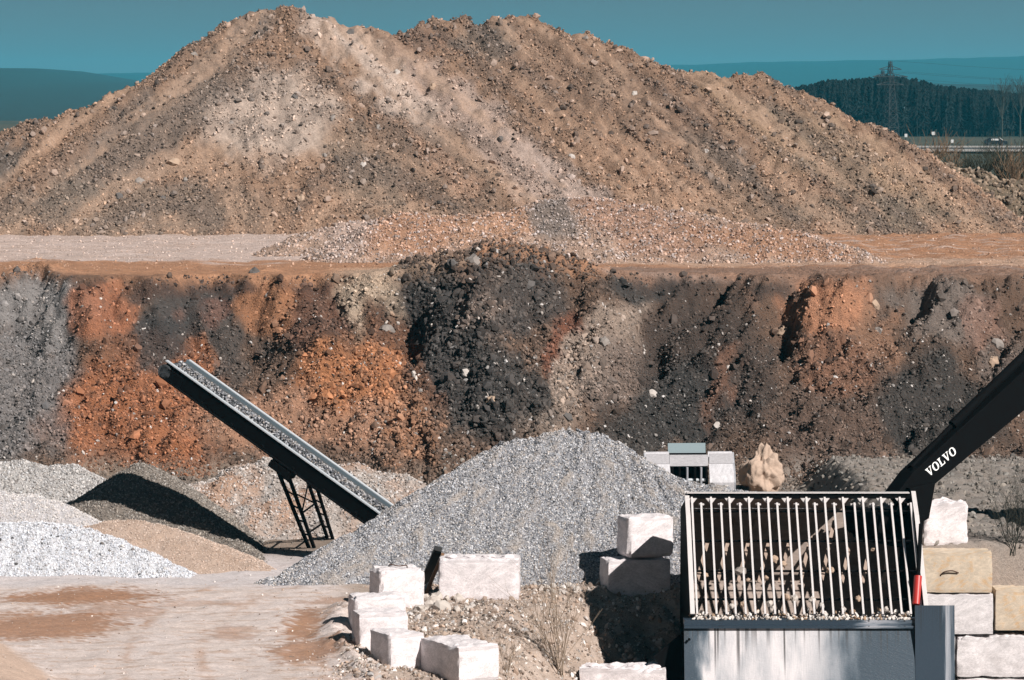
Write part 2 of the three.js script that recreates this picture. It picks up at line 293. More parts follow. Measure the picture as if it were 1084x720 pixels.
// the great spoil heap on the plateau
const spoilPts = [[-170, 190], [-90, 165], [-40, 150], [0, 140], [40, 128], [75, 118], [100, 115], [130, 100], [165, 80], [200, 58], [230, 40], [255, 22], [280, 12], [298, 8], [320, 14], [345, 20], [370, 30], [400, 35], [425, 35], [450, 28], [480, 22], [510, 27], [530, 22], [545, 20], [560, 26], [590, 30], [620, 39], [650, 47], [670, 58], [690, 68], [720, 76], [745, 76], [770, 84], [800, 83], [830, 93], [855, 101], [880, 116], [905, 129], [940, 149], [970, 166], [1000, 183], [1030, 208], [1062, 240]];
const sx = (u) => (u - 542) * 0.0392, sh = (v) => PLAT + (250 - v) * 0.0392;
const spoilSoil = soils([
  [sx(290), sh(130), 3.0, 2.2, 0, C(0.46, 0.365, 0.305), 0.95], [sx(390), sh(75), 4.6, 0.95, -0.75, C(0.52, 0.41, 0.345), 0.95], [sx(520), sh(150), 6.0, 1.2, -0.72, C(0.42, 0.315, 0.265), 0.85],
  [sx(600), sh(210), 3.6, 1.0, -0.7, C(0.42, 0.325, 0.28), 0.85], [sx(470), sh(185), 3.6, 1.7, -0.7, C(0.17, 0.12, 0.09), 0.7], [sx(390), sh(190), 2.6, 1.4, -0.8, C(0.19, 0.155, 0.125), 0.6], [sx(460), sh(170), 3.0, 0.45, -0.72, C(0.36, 0.225, 0.155), 0.7],
  [sx(160), sh(150), 5.0, 1.6, 0.7, C(0.155, 0.128, 0.11), 0.7], [sx(60), sh(160), 3.4, 0.5, 0.75, C(0.27, 0.175, 0.12), 0.6], [sx(10), sh(185), 2.0, 0.7, 0.75, C(0.085, 0.08, 0.075), 0.8], [sx(150), sh(225), 6.5, 1.3, 0, C(0.175, 0.145, 0.12), 0.6],
  [sx(230), sh(60), 3.4, 0.7, 0.8, C(0.15, 0.122, 0.105), 0.7], [sx(420), sh(40), 3.5, 0.5, -0.2, C(0.20, 0.125, 0.09), 0.7], [sx(560), sh(75), 4.5, 1.5, -0.5, C(0.21, 0.135, 0.095), 0.75], [sx(510), sh(50), 1.6, 0.8, 0, C(0.125, 0.105, 0.09), 0.7],
  [sx(670), sh(110), 2.6, 0.7, -0.7, C(0.33, 0.235, 0.175), 0.6], [sx(720), sh(140), 4.6, 1.3, -0.72, C(0.16, 0.10, 0.07), 0.7], [sx(770), sh(190), 3.0, 0.9, -0.7, C(0.14, 0.118, 0.10), 0.6], [sx(800), sh(140), 4.5, 0.7, -0.7, C(0.33, 0.225, 0.15), 0.6],
  [sx(870), sh(175), 4.6, 0.9, -0.65, C(0.18, 0.145, 0.11), 0.6], [sx(930), sh(185), 4.6, 0.8, -0.65, C(0.36, 0.25, 0.17), 0.65], [sx(690), sh(200), 3.6, 0.6, -0.72, C(0.33, 0.20, 0.13), 0.6], [sx(800), sh(225), 3.4, 0.9, 0, C(0.17, 0.115, 0.08), 0.6], [sx(920), sh(230), 4.5, 0.6, 0, C(0.15, 0.125, 0.10), 0.6],
], C(0.265, 0.165, 0.11), 1.0);
const PEAK = sx(298);
const drift = (x, h) => x - (h - 16) * -0.0 + 1.15 * Math.tanh((x - PEAK) / 4) * (h - 14);   // lines of equal drift run down the slope, away from the peak
const spoilStreak = (x, h) => fbm(drift(x, h) * 0.55, h * 0.10, 4);
const SAND = C(0.41, 0.275, 0.195), GREYROCK = C(0.13, 0.10, 0.085);
function spoilColour(x, d, h) {
  // rubble and fines of different stone run down in stripes: sandy, loamy, grey
  let c = spoilSoil(x, h);
  const s = spoilStreak(x, h), n = fbm(x * 0.9, d * 0.9, 4);
  c = mixc(c, SAND, 0.6 * ss(0.05, 0.4, s + 0.35 * n));
  const g = fbm(x * 4.5 + 9, d * 4.5, 3); c = mixc(c, C(0.13, 0.092, 0.072), 0.5 * ss(0.15, 0.7, g)); c = mixc(c, C(0.44, 0.32, 0.25), 0.35 * ss(0.2, 0.7, -g));
  c = mixc(c, GREYROCK, 0.42 * ss(0.05, 0.45, -s + 0.35 * n));
  return c;
}
const spoilRough = (x, d, h) => { const k = ss(4.9, 6.5, h); return k * (0.28 * fbm(x * 0.35, d * 0.35, 3) + 0.26 * fbm(drift(x, h) * 0.7 + 71, h * 0.13 + 13, 3) + 0.16 * fbm(x * 1.4, d * 1.4 + 30, 4) + 0.16 * (ridged(x * 2.6, d * 2.6, 3) - 0.6) + 0.07 * fbm(x * 5.5, d * 5.5, 2)); };
const spoilH = heap({
  name: 'spoil_heap', label: 'huge brown-grey mountain of earth and broken rock rising above the whole quarry', category: 'spoil heap', pts: spoilPts, dBase: 130, g0: PLAT, tan: 0.72, cell: 0.13, rough: spoilRough, colour: spoilColour, mat: coarseMat, round: 0.5, step: 0.5,
  stones: [
    { name: 'loose_rubble', n: 300000, seed: 101, look: (x, d, h, r) => { const s = spoilStreak(x, h) + 0.5 * fbm(x * 0.5, h * 0.5, 3), low = 1 - ss(6, 9, h); const cc = spoilSoil(x, h); if (r() > 0.12 + 1.0 * ss(0.20, -0.25, s) + 0.5 * low - 0.55 * ss(0.27, 0.42, cc[0])) return null; const b = r(); return [0.012 + 0.06 * b ** 7 + 0.012 * r(), jit(mixc(spoilColour(x, d, h), C(0.24, 0.185, 0.15), 0.1), r, 0.3, 1.65)]; } },
    { name: 'rock_fragment', n: 4500, seed: 102, look: (x, d, h, r) => { const s = spoilStreak(x, h); if (r() > 0.35 + 0.5 * ss(0.3, -0.3, s) + 0.4 * ss(12, 15, h)) return null; return [0.06 + 0.12 * r() ** 3, jit(mixc(spoilColour(x, d, h), C(0.26, 0.22, 0.20), 0.4), r, 0.25, 1.5)]; } },
  ],
});

// the lower reddish mound in front of it
const moundSoil = soils([[-5.2, 6.2, 1.2, 1.0, 0.5, C(0.42, 0.31, 0.26), 0.8], [-3.2, 6.0, 1.9, 0.9, 0.2, C(0.37, 0.20, 0.12), 0.85], [-0.5, 6.2, 1.6, 0.8, 0.3, C(0.38, 0.21, 0.125), 0.8], [1.3, 6.4, 0.9, 0.8, 0.6, C(0.15, 0.125, 0.11), 0.85], [4.2, 6.2, 2.6, 1.0, -0.3, C(0.32, 0.185, 0.125), 0.8], [8.2, 5.6, 3.0, 0.6, -0.2, C(0.34, 0.18, 0.105), 0.8]], C(0.36, 0.25, 0.19), 0.6);
const moundColour = (x, d, h) => { const c = moundSoil(x, h), n = fbm(x * 1.3, d * 1.3, 4); return [c[0] * (1 + 0.25 * n), c[1] * (1 + 0.25 * n), c[2] * (1 + 0.25 * n)]; };
const moundLook = (x, d, h, r) => { const b = r(); return [0.016 + 0.05 * b * b * b * b, jit(mixc(moundColour(x, d, h), C(0.42, 0.36, 0.34), r() < 0.3 ? 0.85 : 0.2), r, 0.4, 1.5)]; };
heap({ name: 'earth_mound', label: 'low grey-pink mound of earth lying left of the reddish mound', category: 'mound', group: 'mounds on the plateau', pts: [[285, 266], [300, 258], [330, 245], [365, 237], [400, 233], [430, 236], [470, 250]], dBase: 109, g0: PLAT, tan: 0.52, cell: 0.11, rough: fineRough(0.14, 1.2), colour: (x, d, h) => moundColour(x, d, h), mat: coarseMat, stones: [{ n: 14000, seed: 111, look: moundLook }] });
heap({ name: 'earth_mound', label: 'long reddish mound of stony earth at the foot of the spoil heap', category: 'mound', group: 'mounds on the plateau', pts: [[375, 262], [395, 243], [415, 230], [430, 226], [460, 229], [490, 229], [520, 226], [550, 222], [572, 214], [600, 211], [622, 210], [645, 212], [668, 215], [700, 221], [720, 225], [760, 232], [790, 238], [820, 243], [850, 248], [880, 256], [905, 266]], dBase: 103.5, g0: PLAT, tan: 0.5, cell: 0.11, rough: fineRough(0.16, 1.1), colour: moundColour, mat: coarseMat, stones: [{ n: 42000, seed: 112, look: moundLook }] });
// right-hand mound behind the spoil heap
heap({ name: 'earth_mound', label: 'brown bushy mound running on behind the right end of the spoil heap', category: 'mound', group: 'mounds on the plateau', pts: [[960, 185], [1000, 176], [1030, 183], [1060, 192], [1084, 196], [1130, 200], [1200, 215]], dBase: 139, g0: PLAT, tan: 0.45, cell: 0.2, rough: fineRough(0.4, 0.6), colour: (x, d) => { const n = fbm(x, d, 4); return mixc(C(0.21, 0.145, 0.095), C(0.10, 0.085, 0.06), 0.5 + 0.8 * n); }, mat: coarseMat, stones: [{ n: 9000, seed: 113, look: (x, d, h, r) => [0.05 + 0.12 * r() ** 3, jit(C(0.2, 0.15, 0.11), r, 0.5, 1.5)] }] });

// stockpiles on the pit floor
const gravelLook = (cols, lo, hi) => (x, d, h, r) => { const k = r() * cols.length | 0; return [lo + (hi - lo) * r() * r(), jit(cols[k], r, 0.75, 1.25)]; };
const whiteCols = [C(0.56, 0.57, 0.61), C(0.63, 0.64, 0.68), C(0.48, 0.49, 0.53), C(0.60, 0.60, 0.63)];
heap({ name: 'gravel_heap', label: 'smooth heap of pale fine gravel behind the coarse white stone heap', category: 'gravel heap', group: 'gravel stockpiles', pts: [[-120, 508], [-60, 512], [0, 521], [30, 524], [52, 530], [75, 541], [95, 551], [120, 566]], dBase: 71, tan: 0.62, cell: 0.07, rough: fineRough(0.05, 1.4), colour: () => C(0.45, 0.43, 0.44), stones: [{ n: 30000, seed: 121, look: gravelLook([C(0.50, 0.47, 0.46), C(0.56, 0.53, 0.52), C(0.44, 0.41, 0.40)], 0.018, 0.032) }] });
heap({ name: 'gravel_heap', label: 'coarse white crushed stone heap beside the dirt track', category: 'gravel heap', group: 'gravel stockpiles', pts: [[-140, 545], [-60, 552], [0, 556], [40, 553], [80, 558], [110, 568], [140, 580], [170, 594], [192, 604], [206, 610]], dBase: 68.4, tan: 0.66, cell: 0.07, rough: fineRough(0.09, 1.6), colour: () => C(0.50, 0.51, 0.54), stones: [{ n: 46000, seed: 122, look: gravelLook([...whiteCols, C(0.35, 0.34, 0.35)], 0.014, 0.034) }, { n: 260, seed: 123, look: gravelLook([C(0.06, 0.06, 0.06), C(0.16, 0.14, 0.13), C(0.55, 0.53, 0.52)], 0.025, 0.06) }] });
heap({ name: 'gravel_heap', label: 'two-topped grey gravel heap below the grey end of the quarry face', category: 'gravel heap', group: 'gravel stockpiles', pts: [[-60, 503], [-20, 494], [0, 490], [25, 488], [42, 494], [52, 499], [62, 493], [75, 493], [95, 503], [112, 517], [128, 532]], dBase: 75.5, tan: 0.66, cell: 0.08, rough: fineRough(0.06, 1.3), colour: () => C(0.36, 0.345, 0.335), stones: [{ n: 26000, seed: 124, look: gravelLook([C(0.44, 0.42, 0.41), C(0.50, 0.48, 0.47), C(0.33, 0.31, 0.30), C(0.22, 0.205, 0.2)], 0.02, 0.042) }] });
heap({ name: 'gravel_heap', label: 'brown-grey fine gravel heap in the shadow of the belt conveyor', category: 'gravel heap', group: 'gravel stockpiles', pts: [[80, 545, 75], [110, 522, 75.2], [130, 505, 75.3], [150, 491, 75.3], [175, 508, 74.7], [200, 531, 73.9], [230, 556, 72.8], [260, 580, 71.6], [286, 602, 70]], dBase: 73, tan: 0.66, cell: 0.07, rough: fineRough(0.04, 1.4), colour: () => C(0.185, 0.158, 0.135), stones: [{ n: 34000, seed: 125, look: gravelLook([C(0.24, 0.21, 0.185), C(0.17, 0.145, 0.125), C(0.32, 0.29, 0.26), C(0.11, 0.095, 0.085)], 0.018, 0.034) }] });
heap({ name: 'sand_heap', label: 'low tan sand heap at the far side of the dirt track', category: 'sand heap', pts: [[90, 570], [105, 556], [125, 551], [150, 552], [180, 561], [210, 573], [240, 586], [265, 597], [286, 608]], dBase: 68.9, tan: 0.42, cell: 0.07, rough: fineRough(0.05, 1.3), colour: (x, d) => mixc(C(0.44, 0.335, 0.275), C(0.37, 0.27, 0.21), 0.5 + 0.7 * fbm(x, d, 4)), stones: [{ n: 22000, seed: 126, look: gravelLook([C(0.46, 0.355, 0.295), C(0.37, 0.28, 0.225), C(0.52, 0.42, 0.36)], 0.012, 0.024) }] });
const mixSoil = (x, d) => mixc(C(0.34, 0.30, 0.275), C(0.34, 0.225, 0.165), ss(-0.3, 0.5, fbm(x * 0.6 + 3, d * 0.6, 5)));
heap({ name: 'gravel_heap', label: 'patchy orange and grey gravel heap behind the conveyor leg', category: 'gravel heap', group: 'gravel stockpiles', pts: [[185, 530], [205, 516], [225, 508], [250, 497], [280, 490], [305, 485], [325, 487], [350, 490], [385, 497], [420, 505], [450, 515], [490, 520], [540, 530]], dBase: 74.4, tan: 0.62, cell: 0.08, rough: fineRough(0.20, 0.9), colour: mixSoil, stones: [{ n: 50000, seed: 127, look: (x, d, h, r) => { const b = r(); return [0.013 + 0.035 * b ** 4, jit(mixc(mixSoil(x, d), C(0.5, 0.48, 0.47), r() < 0.4 ? 0.6 : 0), r, 0.6, 1.35)]; } }] });
const greyPts = [[288, 613], [320, 597], [350, 580], [380, 563], [410, 545], [450, 520], [480, 503], [510, 485], [535, 470], [548, 466], [562, 465], [578, 461], [595, 457], [612, 455], [628, 458], [645, 467], [660, 478], [690, 495], [720, 507], [750, 514], [780, 520], [830, 530], [880, 545]];
const greyCols = [C(0.27, 0.275, 0.295), C(0.42, 0.42, 0.44), C(0.17, 0.175, 0.195), C(0.54, 0.53, 0.54), C(0.09, 0.092, 0.105), C(0.38, 0.345, 0.32)];  // darkest and palest greys imitate fine shading between the stones
const greyFlow = (x, d, h) => { const w = 0.25 * fbm(x * 0.9, d * 0.9, 3); return fbm((x + w - 1.35) / (0.9 + Math.max(0, 3 - h)) * 4.2, h * 0.8 + w, 4) - 0.04; };
heap({ name: 'gravel_heap', label: 'big pointed heap of blue-grey gravel behind the white concrete blocks', category: 'gravel heap', group: 'gravel stockpiles', pts: greyPts, dBase: 67.1, tan: 0.7, cell: 0.06, rough: (x, d, h) => 0.05 * fbm(x * 1.3, d * 1.3, 4) + 0.11 * greyFlow(x, d, h), colour: (x, d, h) => mixc(C(0.23, 0.23, 0.245), C(0.36, 0.315, 0.28), ss(0.1, 0.6, greyFlow(x, d, h))), round: 0.2, stones: [{ n: 170000, seed: 128, look: (x, d, h, r) => { const f = greyFlow(x, d, h), fine = ss(0.1, 0.5, f); const c = greyCols[r() * greyCols.length | 0]; return [lerp(0.015 + 0.014 * r() * r(), 0.010 + 0.008 * r(), fine), jit(mixc(c, C(0.37, 0.325, 0.295), 0.6 * fine), r, 0.7, 1.3)]; } }] });

// ---------------------------------------------------------------- rubble on the face, the lip and the floor
const faceH2 = (x, d) => ground(x, d);
scatter('face_rubble', face, 200000, 201, (r) => { const x = lerp(-15, 15, r()); return [x, lerp(84.5, 97.2, r())]; }, faceH2, (x, d, h, r) => {
  if (h < 0.1) return r() < 0.5 ? [0.03 + 0.05 * r() ** 3, jit(C(0.14, 0.11, 0.09), r, 0.6, 1.5)] : null;
  if (faceH(x, d) > 4.93 && Math.abs(x + 0.5) > 3) return null;
  const talus = 1 - ss(2.4, 4.2, h), dark = Math.exp(-(((x + 0.9) / 3.2) ** 2));
  if (r() > 0.3 + 0.6 * talus + 0.5 * dark) return null;
  const b = r(), c = faceColour(x, d, h), wh_ = r() < 0.035;
  return [(0.015 + 0.045 * b * b * b * b) * (1 + 0.5 * dark), jit(wh_ ? C(0.36, 0.33, 0.31) : mixc(c, C(0.16, 0.145, 0.13), 0.12), r, 0.35, 1.7)];
});
scatter('face_clods', face, 6000, 202, (r) => [lerp(-15, 15, r()), lerp(86, 97.4, r())], faceH2, (x, d, h, r) => {
  if (h < 0.2 || h > 5.7 || (faceH(x, d) > 4.9 && Math.abs(x + 0.5) > 3)) return null;
  const dark = Math.exp(-(((x + 0.9) / 2.8) ** 2)); if (r() > 0.25 + 0.75 * dark) return null;
  return [0.05 + 0.13 * r() ** 3, jit(mixc(faceColour(x, d, h), C(0.13, 0.115, 0.105), 0.1), r, 0.35, 1.6)];
});
scatter('track_grit', pit, 70000, 203, (r) => [lerp(-11, 14, r()), lerp(54, 86, r() ** 1.5)], ground, (x, d, h, r) => {
  const bank = ss(-3.2, -2.4, x), far = ss(70, 73, d), edge = Math.exp(-(((x + 3.1) / 0.5) ** 2));
  if (r() > 0.06 + 0.75 * bank + 0.6 * far + 0.5 * edge) return null;
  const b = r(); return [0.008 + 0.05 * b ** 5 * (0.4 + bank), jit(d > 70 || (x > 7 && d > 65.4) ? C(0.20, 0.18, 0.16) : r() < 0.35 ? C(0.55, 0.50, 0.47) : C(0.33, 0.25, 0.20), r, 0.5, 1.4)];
});
scatter('bank_chips', pit, 60000, 205, (r) => [lerp(-3.3, 3.6, r()), lerp(55.5, 67.5, r())], ground, (x, d, h, r) => { const b = r(), k = fbm(x * 1.2, d * 1.2, 3); if (x < -2.9 + 0.04 * (d - 60) || r() > 0.55 + 0.6 * k) return null; return [0.009 + 0.03 * b ** 5, jit(r() < 0.3 ? C(0.56, 0.51, 0.47) : r() < 0.3 ? C(0.14, 0.11, 0.09) : C(0.36, 0.28, 0.225), r, 0.6, 1.3)]; });
scatter('plateau_grit', plateau, 14000, 204, (r) => [lerp(-20, 20, r()), lerp(99, 131, r())], ground, (x, d, h, r) => r() < 0.6 ? [0.014 + 0.04 * r() ** 4, jit(mixc(platColour(x, d), C(0.4, 0.33, 0.28), 0.4), r, 0.6, 1.3)] : null);

// ---------------------------------------------------------------- far country
function farGround(x, d) { return PLAT + 0.25 * fbm(x * 0.004, d * 0.004, 3) * ss(250, 500, d) + 5 * ss(780, 1100, d) - 0.25 * ss(146, 150, d) * (1 - ss(150, 155, d)) ; }
{
  const rows = []; for (let d = 148; d < 7500; d *= 1.045) rows.push(d);
  const nx = 120, pos = [], col = [], ix = [], uv = [];
  rows.forEach((d, j) => { for (let i = 0; i <= nx; i++) { const x = lerp(-1400, 1400, i / nx) * (0.1 + d / 1600); const n = fbm(x * 0.006, d * 0.012, 3); const c = mixc(C(0.03, 0.04, 0.026), C(0.06, 0.056, 0.036), ss(-0.1, 0.4, n)); pos.push(x, farGround(x, d) - (j === 0 ? 0.4 : 0), -d); col.push(...c); uv.push(x, d); } });
  for (let j = 0; j < rows.length - 1; j++) for (let i = 0; i < nx; i++) { const a = j * (nx + 1) + i, b = a + 1, c = a + nx + 1, e = c + 1; ix.push(a, b, c, b, e, c); }
  const g = new THREE.BufferGeometry(); g.setAttribute('position', new THREE.Float32BufferAttribute(pos, 3)); g.setAttribute('color', new THREE.Float32BufferAttribute(col, 3)); g.setAttribute('uv', new THREE.Float32BufferAttribute(uv, 2)); g.setIndex(ix); g.computeVertexNormals();
  structure('far_fields', g, farMat);
}
// distant wooded ridges
function ridge(name, d, depth, prof, colour, seed) {
  const nx = 160, nz = 10, pos = [], col = [], ix = [];
  for (let j = 0; j <= nz; j++) for (let i = 0; i <= nx; i++) {
    const u = lerp(-900, 2000, i / nx), x = (u - 542) * d / FOCAL, t = j / nz, v = prof(u) , y = P(u, v, d).y;
    const bump = 1 + 0.012 * N2(x * 0.01 + seed, j * 0.7);
    pos.push(x * (1 + t * 0.1), lerp(9, y * bump, Math.sin(Math.min(1, t * 1.0) * Math.PI / 2)), -(d - depth + depth * t)); col.push(...colour);
  }
  for (let j = 0; j < nz; j++) for (let i = 0; i < nx; i++) { const a = j * (nx + 1) + i, b = a + 1, c = a + nx + 1, e = c + 1; ix.push(a, b, c, b, e, c); }
  const g = new THREE.BufferGeometry(); g.setAttribute('position', new THREE.Float32BufferAttribute(pos, 3)); g.setAttribute('color', new THREE.Float32BufferAttribute(col, 3)); g.setIndex(ix); g.computeVertexNormals();
  structure(name, g, farMat);
}
const poly = (pts) => (u) => { if (u <= pts[0][0]) return pts[0][1]; for (let i = 1; i < pts.length; i++) if (u <= pts[i][0]) return lerp(pts[i - 1][1], pts[i][1], ss(pts[i - 1][0], pts[i][0], u)); return pts[pts.length - 1][1]; };
ridge('distant_hill', 3800, 2300, poly([[-900, 95], [-200, 92], [0, 82], [60, 78], [130, 77], [220, 90], [420, 112], [620, 112], [800, 98], [900, 92], [1084, 98], [1500, 105], [2000, 100]]), [0.006, 0.022, 0.022], 1);
ridge('distant_hill_001', 6500, 1800, poly([[-900, 90], [0, 84], [200, 78], [500, 90], [700, 70], [800, 66], [900, 64], [1000, 62], [1084, 54], [1300, 50], [2000, 70]]), [0.006, 0.022, 0.022], 2);
// two-lane road across the far fields, with pale concrete barriers
{
  const road = structure('far_road', (() => { const g = new THREE.PlaneGeometry(900, 80, 60, 1); g.rotateX(-Math.PI / 2); g.translate(150, PLAT + 0.35, -508); return g; })(), new THREE.MeshStandardMaterial({ color: new THREE.Color().setRGB(0.05, 0.052, 0.055), roughness: 0.9 }));
  const pale = new THREE.MeshStandardMaterial({ color: new THREE.Color().setRGB(0.22, 0.21, 0.20), roughness: 0.9 });
  const bar = (d, h, label) => {
    const s = new THREE.Shape(); s.moveTo(-0.3, -0.06); s.lineTo(0.3, -0.06); s.lineTo(0.12, h); s.lineTo(-0.12, h);
    const g = new THREE.ExtrudeGeometry(s, { depth: 600, bevelEnabled: false }); g.rotateY(Math.PI / 2); g.translate(-100, PLAT + 0.35, -d);
    top(new THREE.Mesh(g, pale), 'road_barrier', label, 'barrier', 'barriers along the far road');
  };
  bar(470, 0.32, 'pale concrete barrier along the near edge of the distant road'); bar(545, 0.28, 'pale concrete barrier along the far edge of the distant road');
  const grey = new THREE.MeshStandardMaterial({ color: new THREE.Color().setRGB(0.03, 0.03, 0.032), roughness: 0.8 });
  for (let k = 0; k < 7; k++) { const g = new THREE.CylinderGeometry(0.07, 0.09, 1.6, 8); const m = new THREE.Mesh(g, grey); m.position.set(66 + k * 4.2 + (k % 3) * 0.6, PLAT + 0.9, -549); top(m, 'fence_post', 'thin dark post standing at the edge of the distant road', 'post', 'posts along the far road'); }
  const signM = new THREE.MeshStandardMaterial({ color: new THREE.Color().setRGB(0.5, 0.5, 0.5), roughness: 0.6 });
  [[959, 148, 2.6, 0.5], [988, 146, 3.0, 0.6], [1008, 149, 1.6, 0.5]].forEach(([u, v, h, w], k) => {
    const p = P(u, v, 600), y0 = farGround(p.x, 600), g = groupAt(new THREE.Vector3(p.x, y0 - 0.2, -600));
    part('post', new THREE.CylinderGeometry(0.08, 0.1, h, 8).translate(0, h / 2, 0), grey, g); part('panel', new THREE.BoxGeometry(w, 0.6, 0.08).translate(0, h - 0.3, 0.12), signM, g);
    top(g, 'road_sign', ['small white road sign on a post beside the pylon foot', 'taller white road sign on a post beyond the distant road', 'lowest white road sign on a short post beyond the distant road'][k], 'road sign', 'signs along the far road');
  });
  // a car on the road in the fields
  const cp = P(1054, 146, 640), car = groupAt(new THREE.Vector3(cp.x, farGround(cp.x, 640), -640));
  const s = new THREE.Shape(); s.moveTo(-2.1, 0.35); s.lineTo(2.1, 0.35); s.lineTo(2.15, 0.9); s.lineTo(1.3, 1.05); s.lineTo(0.7, 1.5); s.lineTo(-1.2, 1.52); s.lineTo(-2.0, 1.0); s.closePath();
  part('body', new THREE.ExtrudeGeometry(s, { depth: 1.7, bevelSize: 0.06, bevelThickness: 0.06, bevelSegments: 2 }).translate(0, 0, -0.85), new THREE.MeshStandardMaterial({ color: 0x1a1c20, roughness: 0.3 }), car);
  for (const [x, z] of [[-1.3, 0.86], [1.3, 0.86], [-1.3, -0.86], [1.3, -0.86]]) part('wheel', new THREE.CylinderGeometry(0.34, 0.34, 0.2, 16).rotateX(Math.PI / 2).translate(x, 0.34, z), grey, car);
  part('window', new THREE.BoxGeometry(1.5, 0.34, 0.02).translate(-0.2, 1.22, 0.93), signM, car);
  top(car, 'parked_car', 'small dark car on the field beyond the distant road', 'car');
}
// conifer wood at the edge of the fields
{
  const r = rngOf(31), geos = [0, 1, 2].map((k) => {
    const gs = [], H = 1;
    gs.push(new THREE.CylinderGeometry(0.006, 0.016, 0.9, 5).translate(0, 0.45, 0));
    for (let i = 0; i < 16; i++) { const t = i / 15, y = lerp(k === 2 ? 0.45 : 0.22, 0.97, t), R = lerp(0.17, 0.02, t) * (0.75 + 0.5 * r()); for (let q = 0; q < 6; q++) { const a = q / 6 * 6.28 + r() * 1.2, L = R * (0.6 + 0.6 * r()); const g = new THREE.ConeGeometry(0.035 * (0.6 + r()), L, 4).rotateX(Math.PI / 2).translate(0, 0, L / 2); g.rotateX(0.35 + 0.2 * r()); g.rotateY(a); g.translate(0, y, 0); gs.push(g); } }
    return mergeGeometries(gs.map((g) => { g = g.toNonIndexed(); g.deleteAttribute('uv'); return g; }));
  });
  const mat = new THREE.MeshStandardMaterial({ color: 0xffffff, roughness: 1 });
  const topAt = poly([[700, 112], [820, 100], [850, 92], [880, 87], [905, 86], [940, 82], [960, 85], [1000, 93], [1040, 97], [1084, 100], [1300, 100]]);
  geos.forEach((geo, k) => {
    const L = []; for (let i = 0; i < 1500; i++) { const d = 860 + 320 * r() ** 1.5, x = lerp(30, 250, r()); L.push([x, d, r(), r()]); }
    const m = new THREE.InstancedMesh(geo, mat, L.length);
    L.forEach(([x, d, a, b], i) => { const u = 542 + x * FOCAL / d, y = farGround(x, d), h = Math.max(6, (P(u, topAt(u), d).y - y) * (0.86 + 0.2 * a)); M4.compose(V3.set(x, y, -d), Q4.setFromEuler(E3.set(0, b * 6.28, 0)), S3.set(h * 0.9, h, h * 0.9)); m.setMatrixAt(i, M4); const s = 0.6 + 0.8 * b; m.setColorAt(i, COL.setRGB(0.003 * s, 0.008 * s, 0.008 * s)); });
    m.name = k ? 'conifer_wood_00' + k : 'conifer_wood'; m.userData = { kind: 'stuff', label: ['dark conifer wood covering the rise beyond the fields', 'dark conifers mixed through the wood beyond the fields', 'bare-stemmed conifers in the wood beyond the fields'][k], category: 'wood' }; scene.add(m); m.castShadow = m.receiveShadow = true;
  });
}
// sticks and twigs
function limb(a, b, r0, r1, n = 5) { const g = new THREE.CylinderGeometry(r1, r0, a.distanceTo(b), n, 1, true); g.translate(0, a.distanceTo(b) / 2, 0); g.applyQuaternion(new THREE.Quaternion().setFromUnitVectors(new THREE.Vector3(0, 1, 0), b.clone().sub(a).normalize())); g.translate(a.x, a.y, a.z); return g; }
function grow(r, out, p, dir, len, rad, depth, spread) {
  let a = p.clone(), d = dir.clone(); const seg = 3;
  for (let k = 0; k < seg; k++) {
    d.add(new THREE.Vector3(r() - 0.5, r() * 0.25, r() - 0.5).multiplyScalar(0.28)).normalize();
    const b = a.clone().addScaledVector(d, len / seg), r1 = rad * (1 - 0.25 * (k + 1) / seg);
    out.push(limb(a, b, rad * (1 - 0.25 * k / seg), r1)); a = b;
    if (depth > 0) { const nb = k === seg - 1 ? 2 : 1; for (let q = 0; q < nb; q++) { const e = d.clone().add(new THREE.Vector3(r() - 0.5, (r() - 0.35) * 0.6, r() - 0.5).multiplyScalar(spread)).normalize(); grow(r, out, a, e, len * (0.5 + 0.3 * r()), r1 * 0.65, depth - 1, spread); } }
  }
}
const twigMat = new THREE.MeshStandardMaterial({ color: new THREE.Color().setRGB(0.26, 0.20, 0.15), roughness: 0.95 });
const darkTwig = new THREE.MeshStandardMaterial({ color: new THREE.Color().setRGB(0.035, 0.036, 0.028), roughness: 0.95 });
function shrub(p, seed, stems, len, rad, depth, mat, name, label, category, group, spread = 1.3, lean = 0.5) {
  const r = rngOf(seed), root = groupAt(p);
  for (let s = 0; s < stems; s++) { const out = []; grow(r, out, new THREE.Vector3((r() - 0.5) * 0.15, -0.05, (r() - 0.5) * 0.15), new THREE.Vector3((r() - 0.5) * lean * 2, 1, (r() - 0.5) * lean * 2).normalize(), len * (0.6 + 0.5 * r()), rad, depth, spread); part('stem', mergeGeometries(out), mat, root); }
  return top(root, name, label, category, group);
}
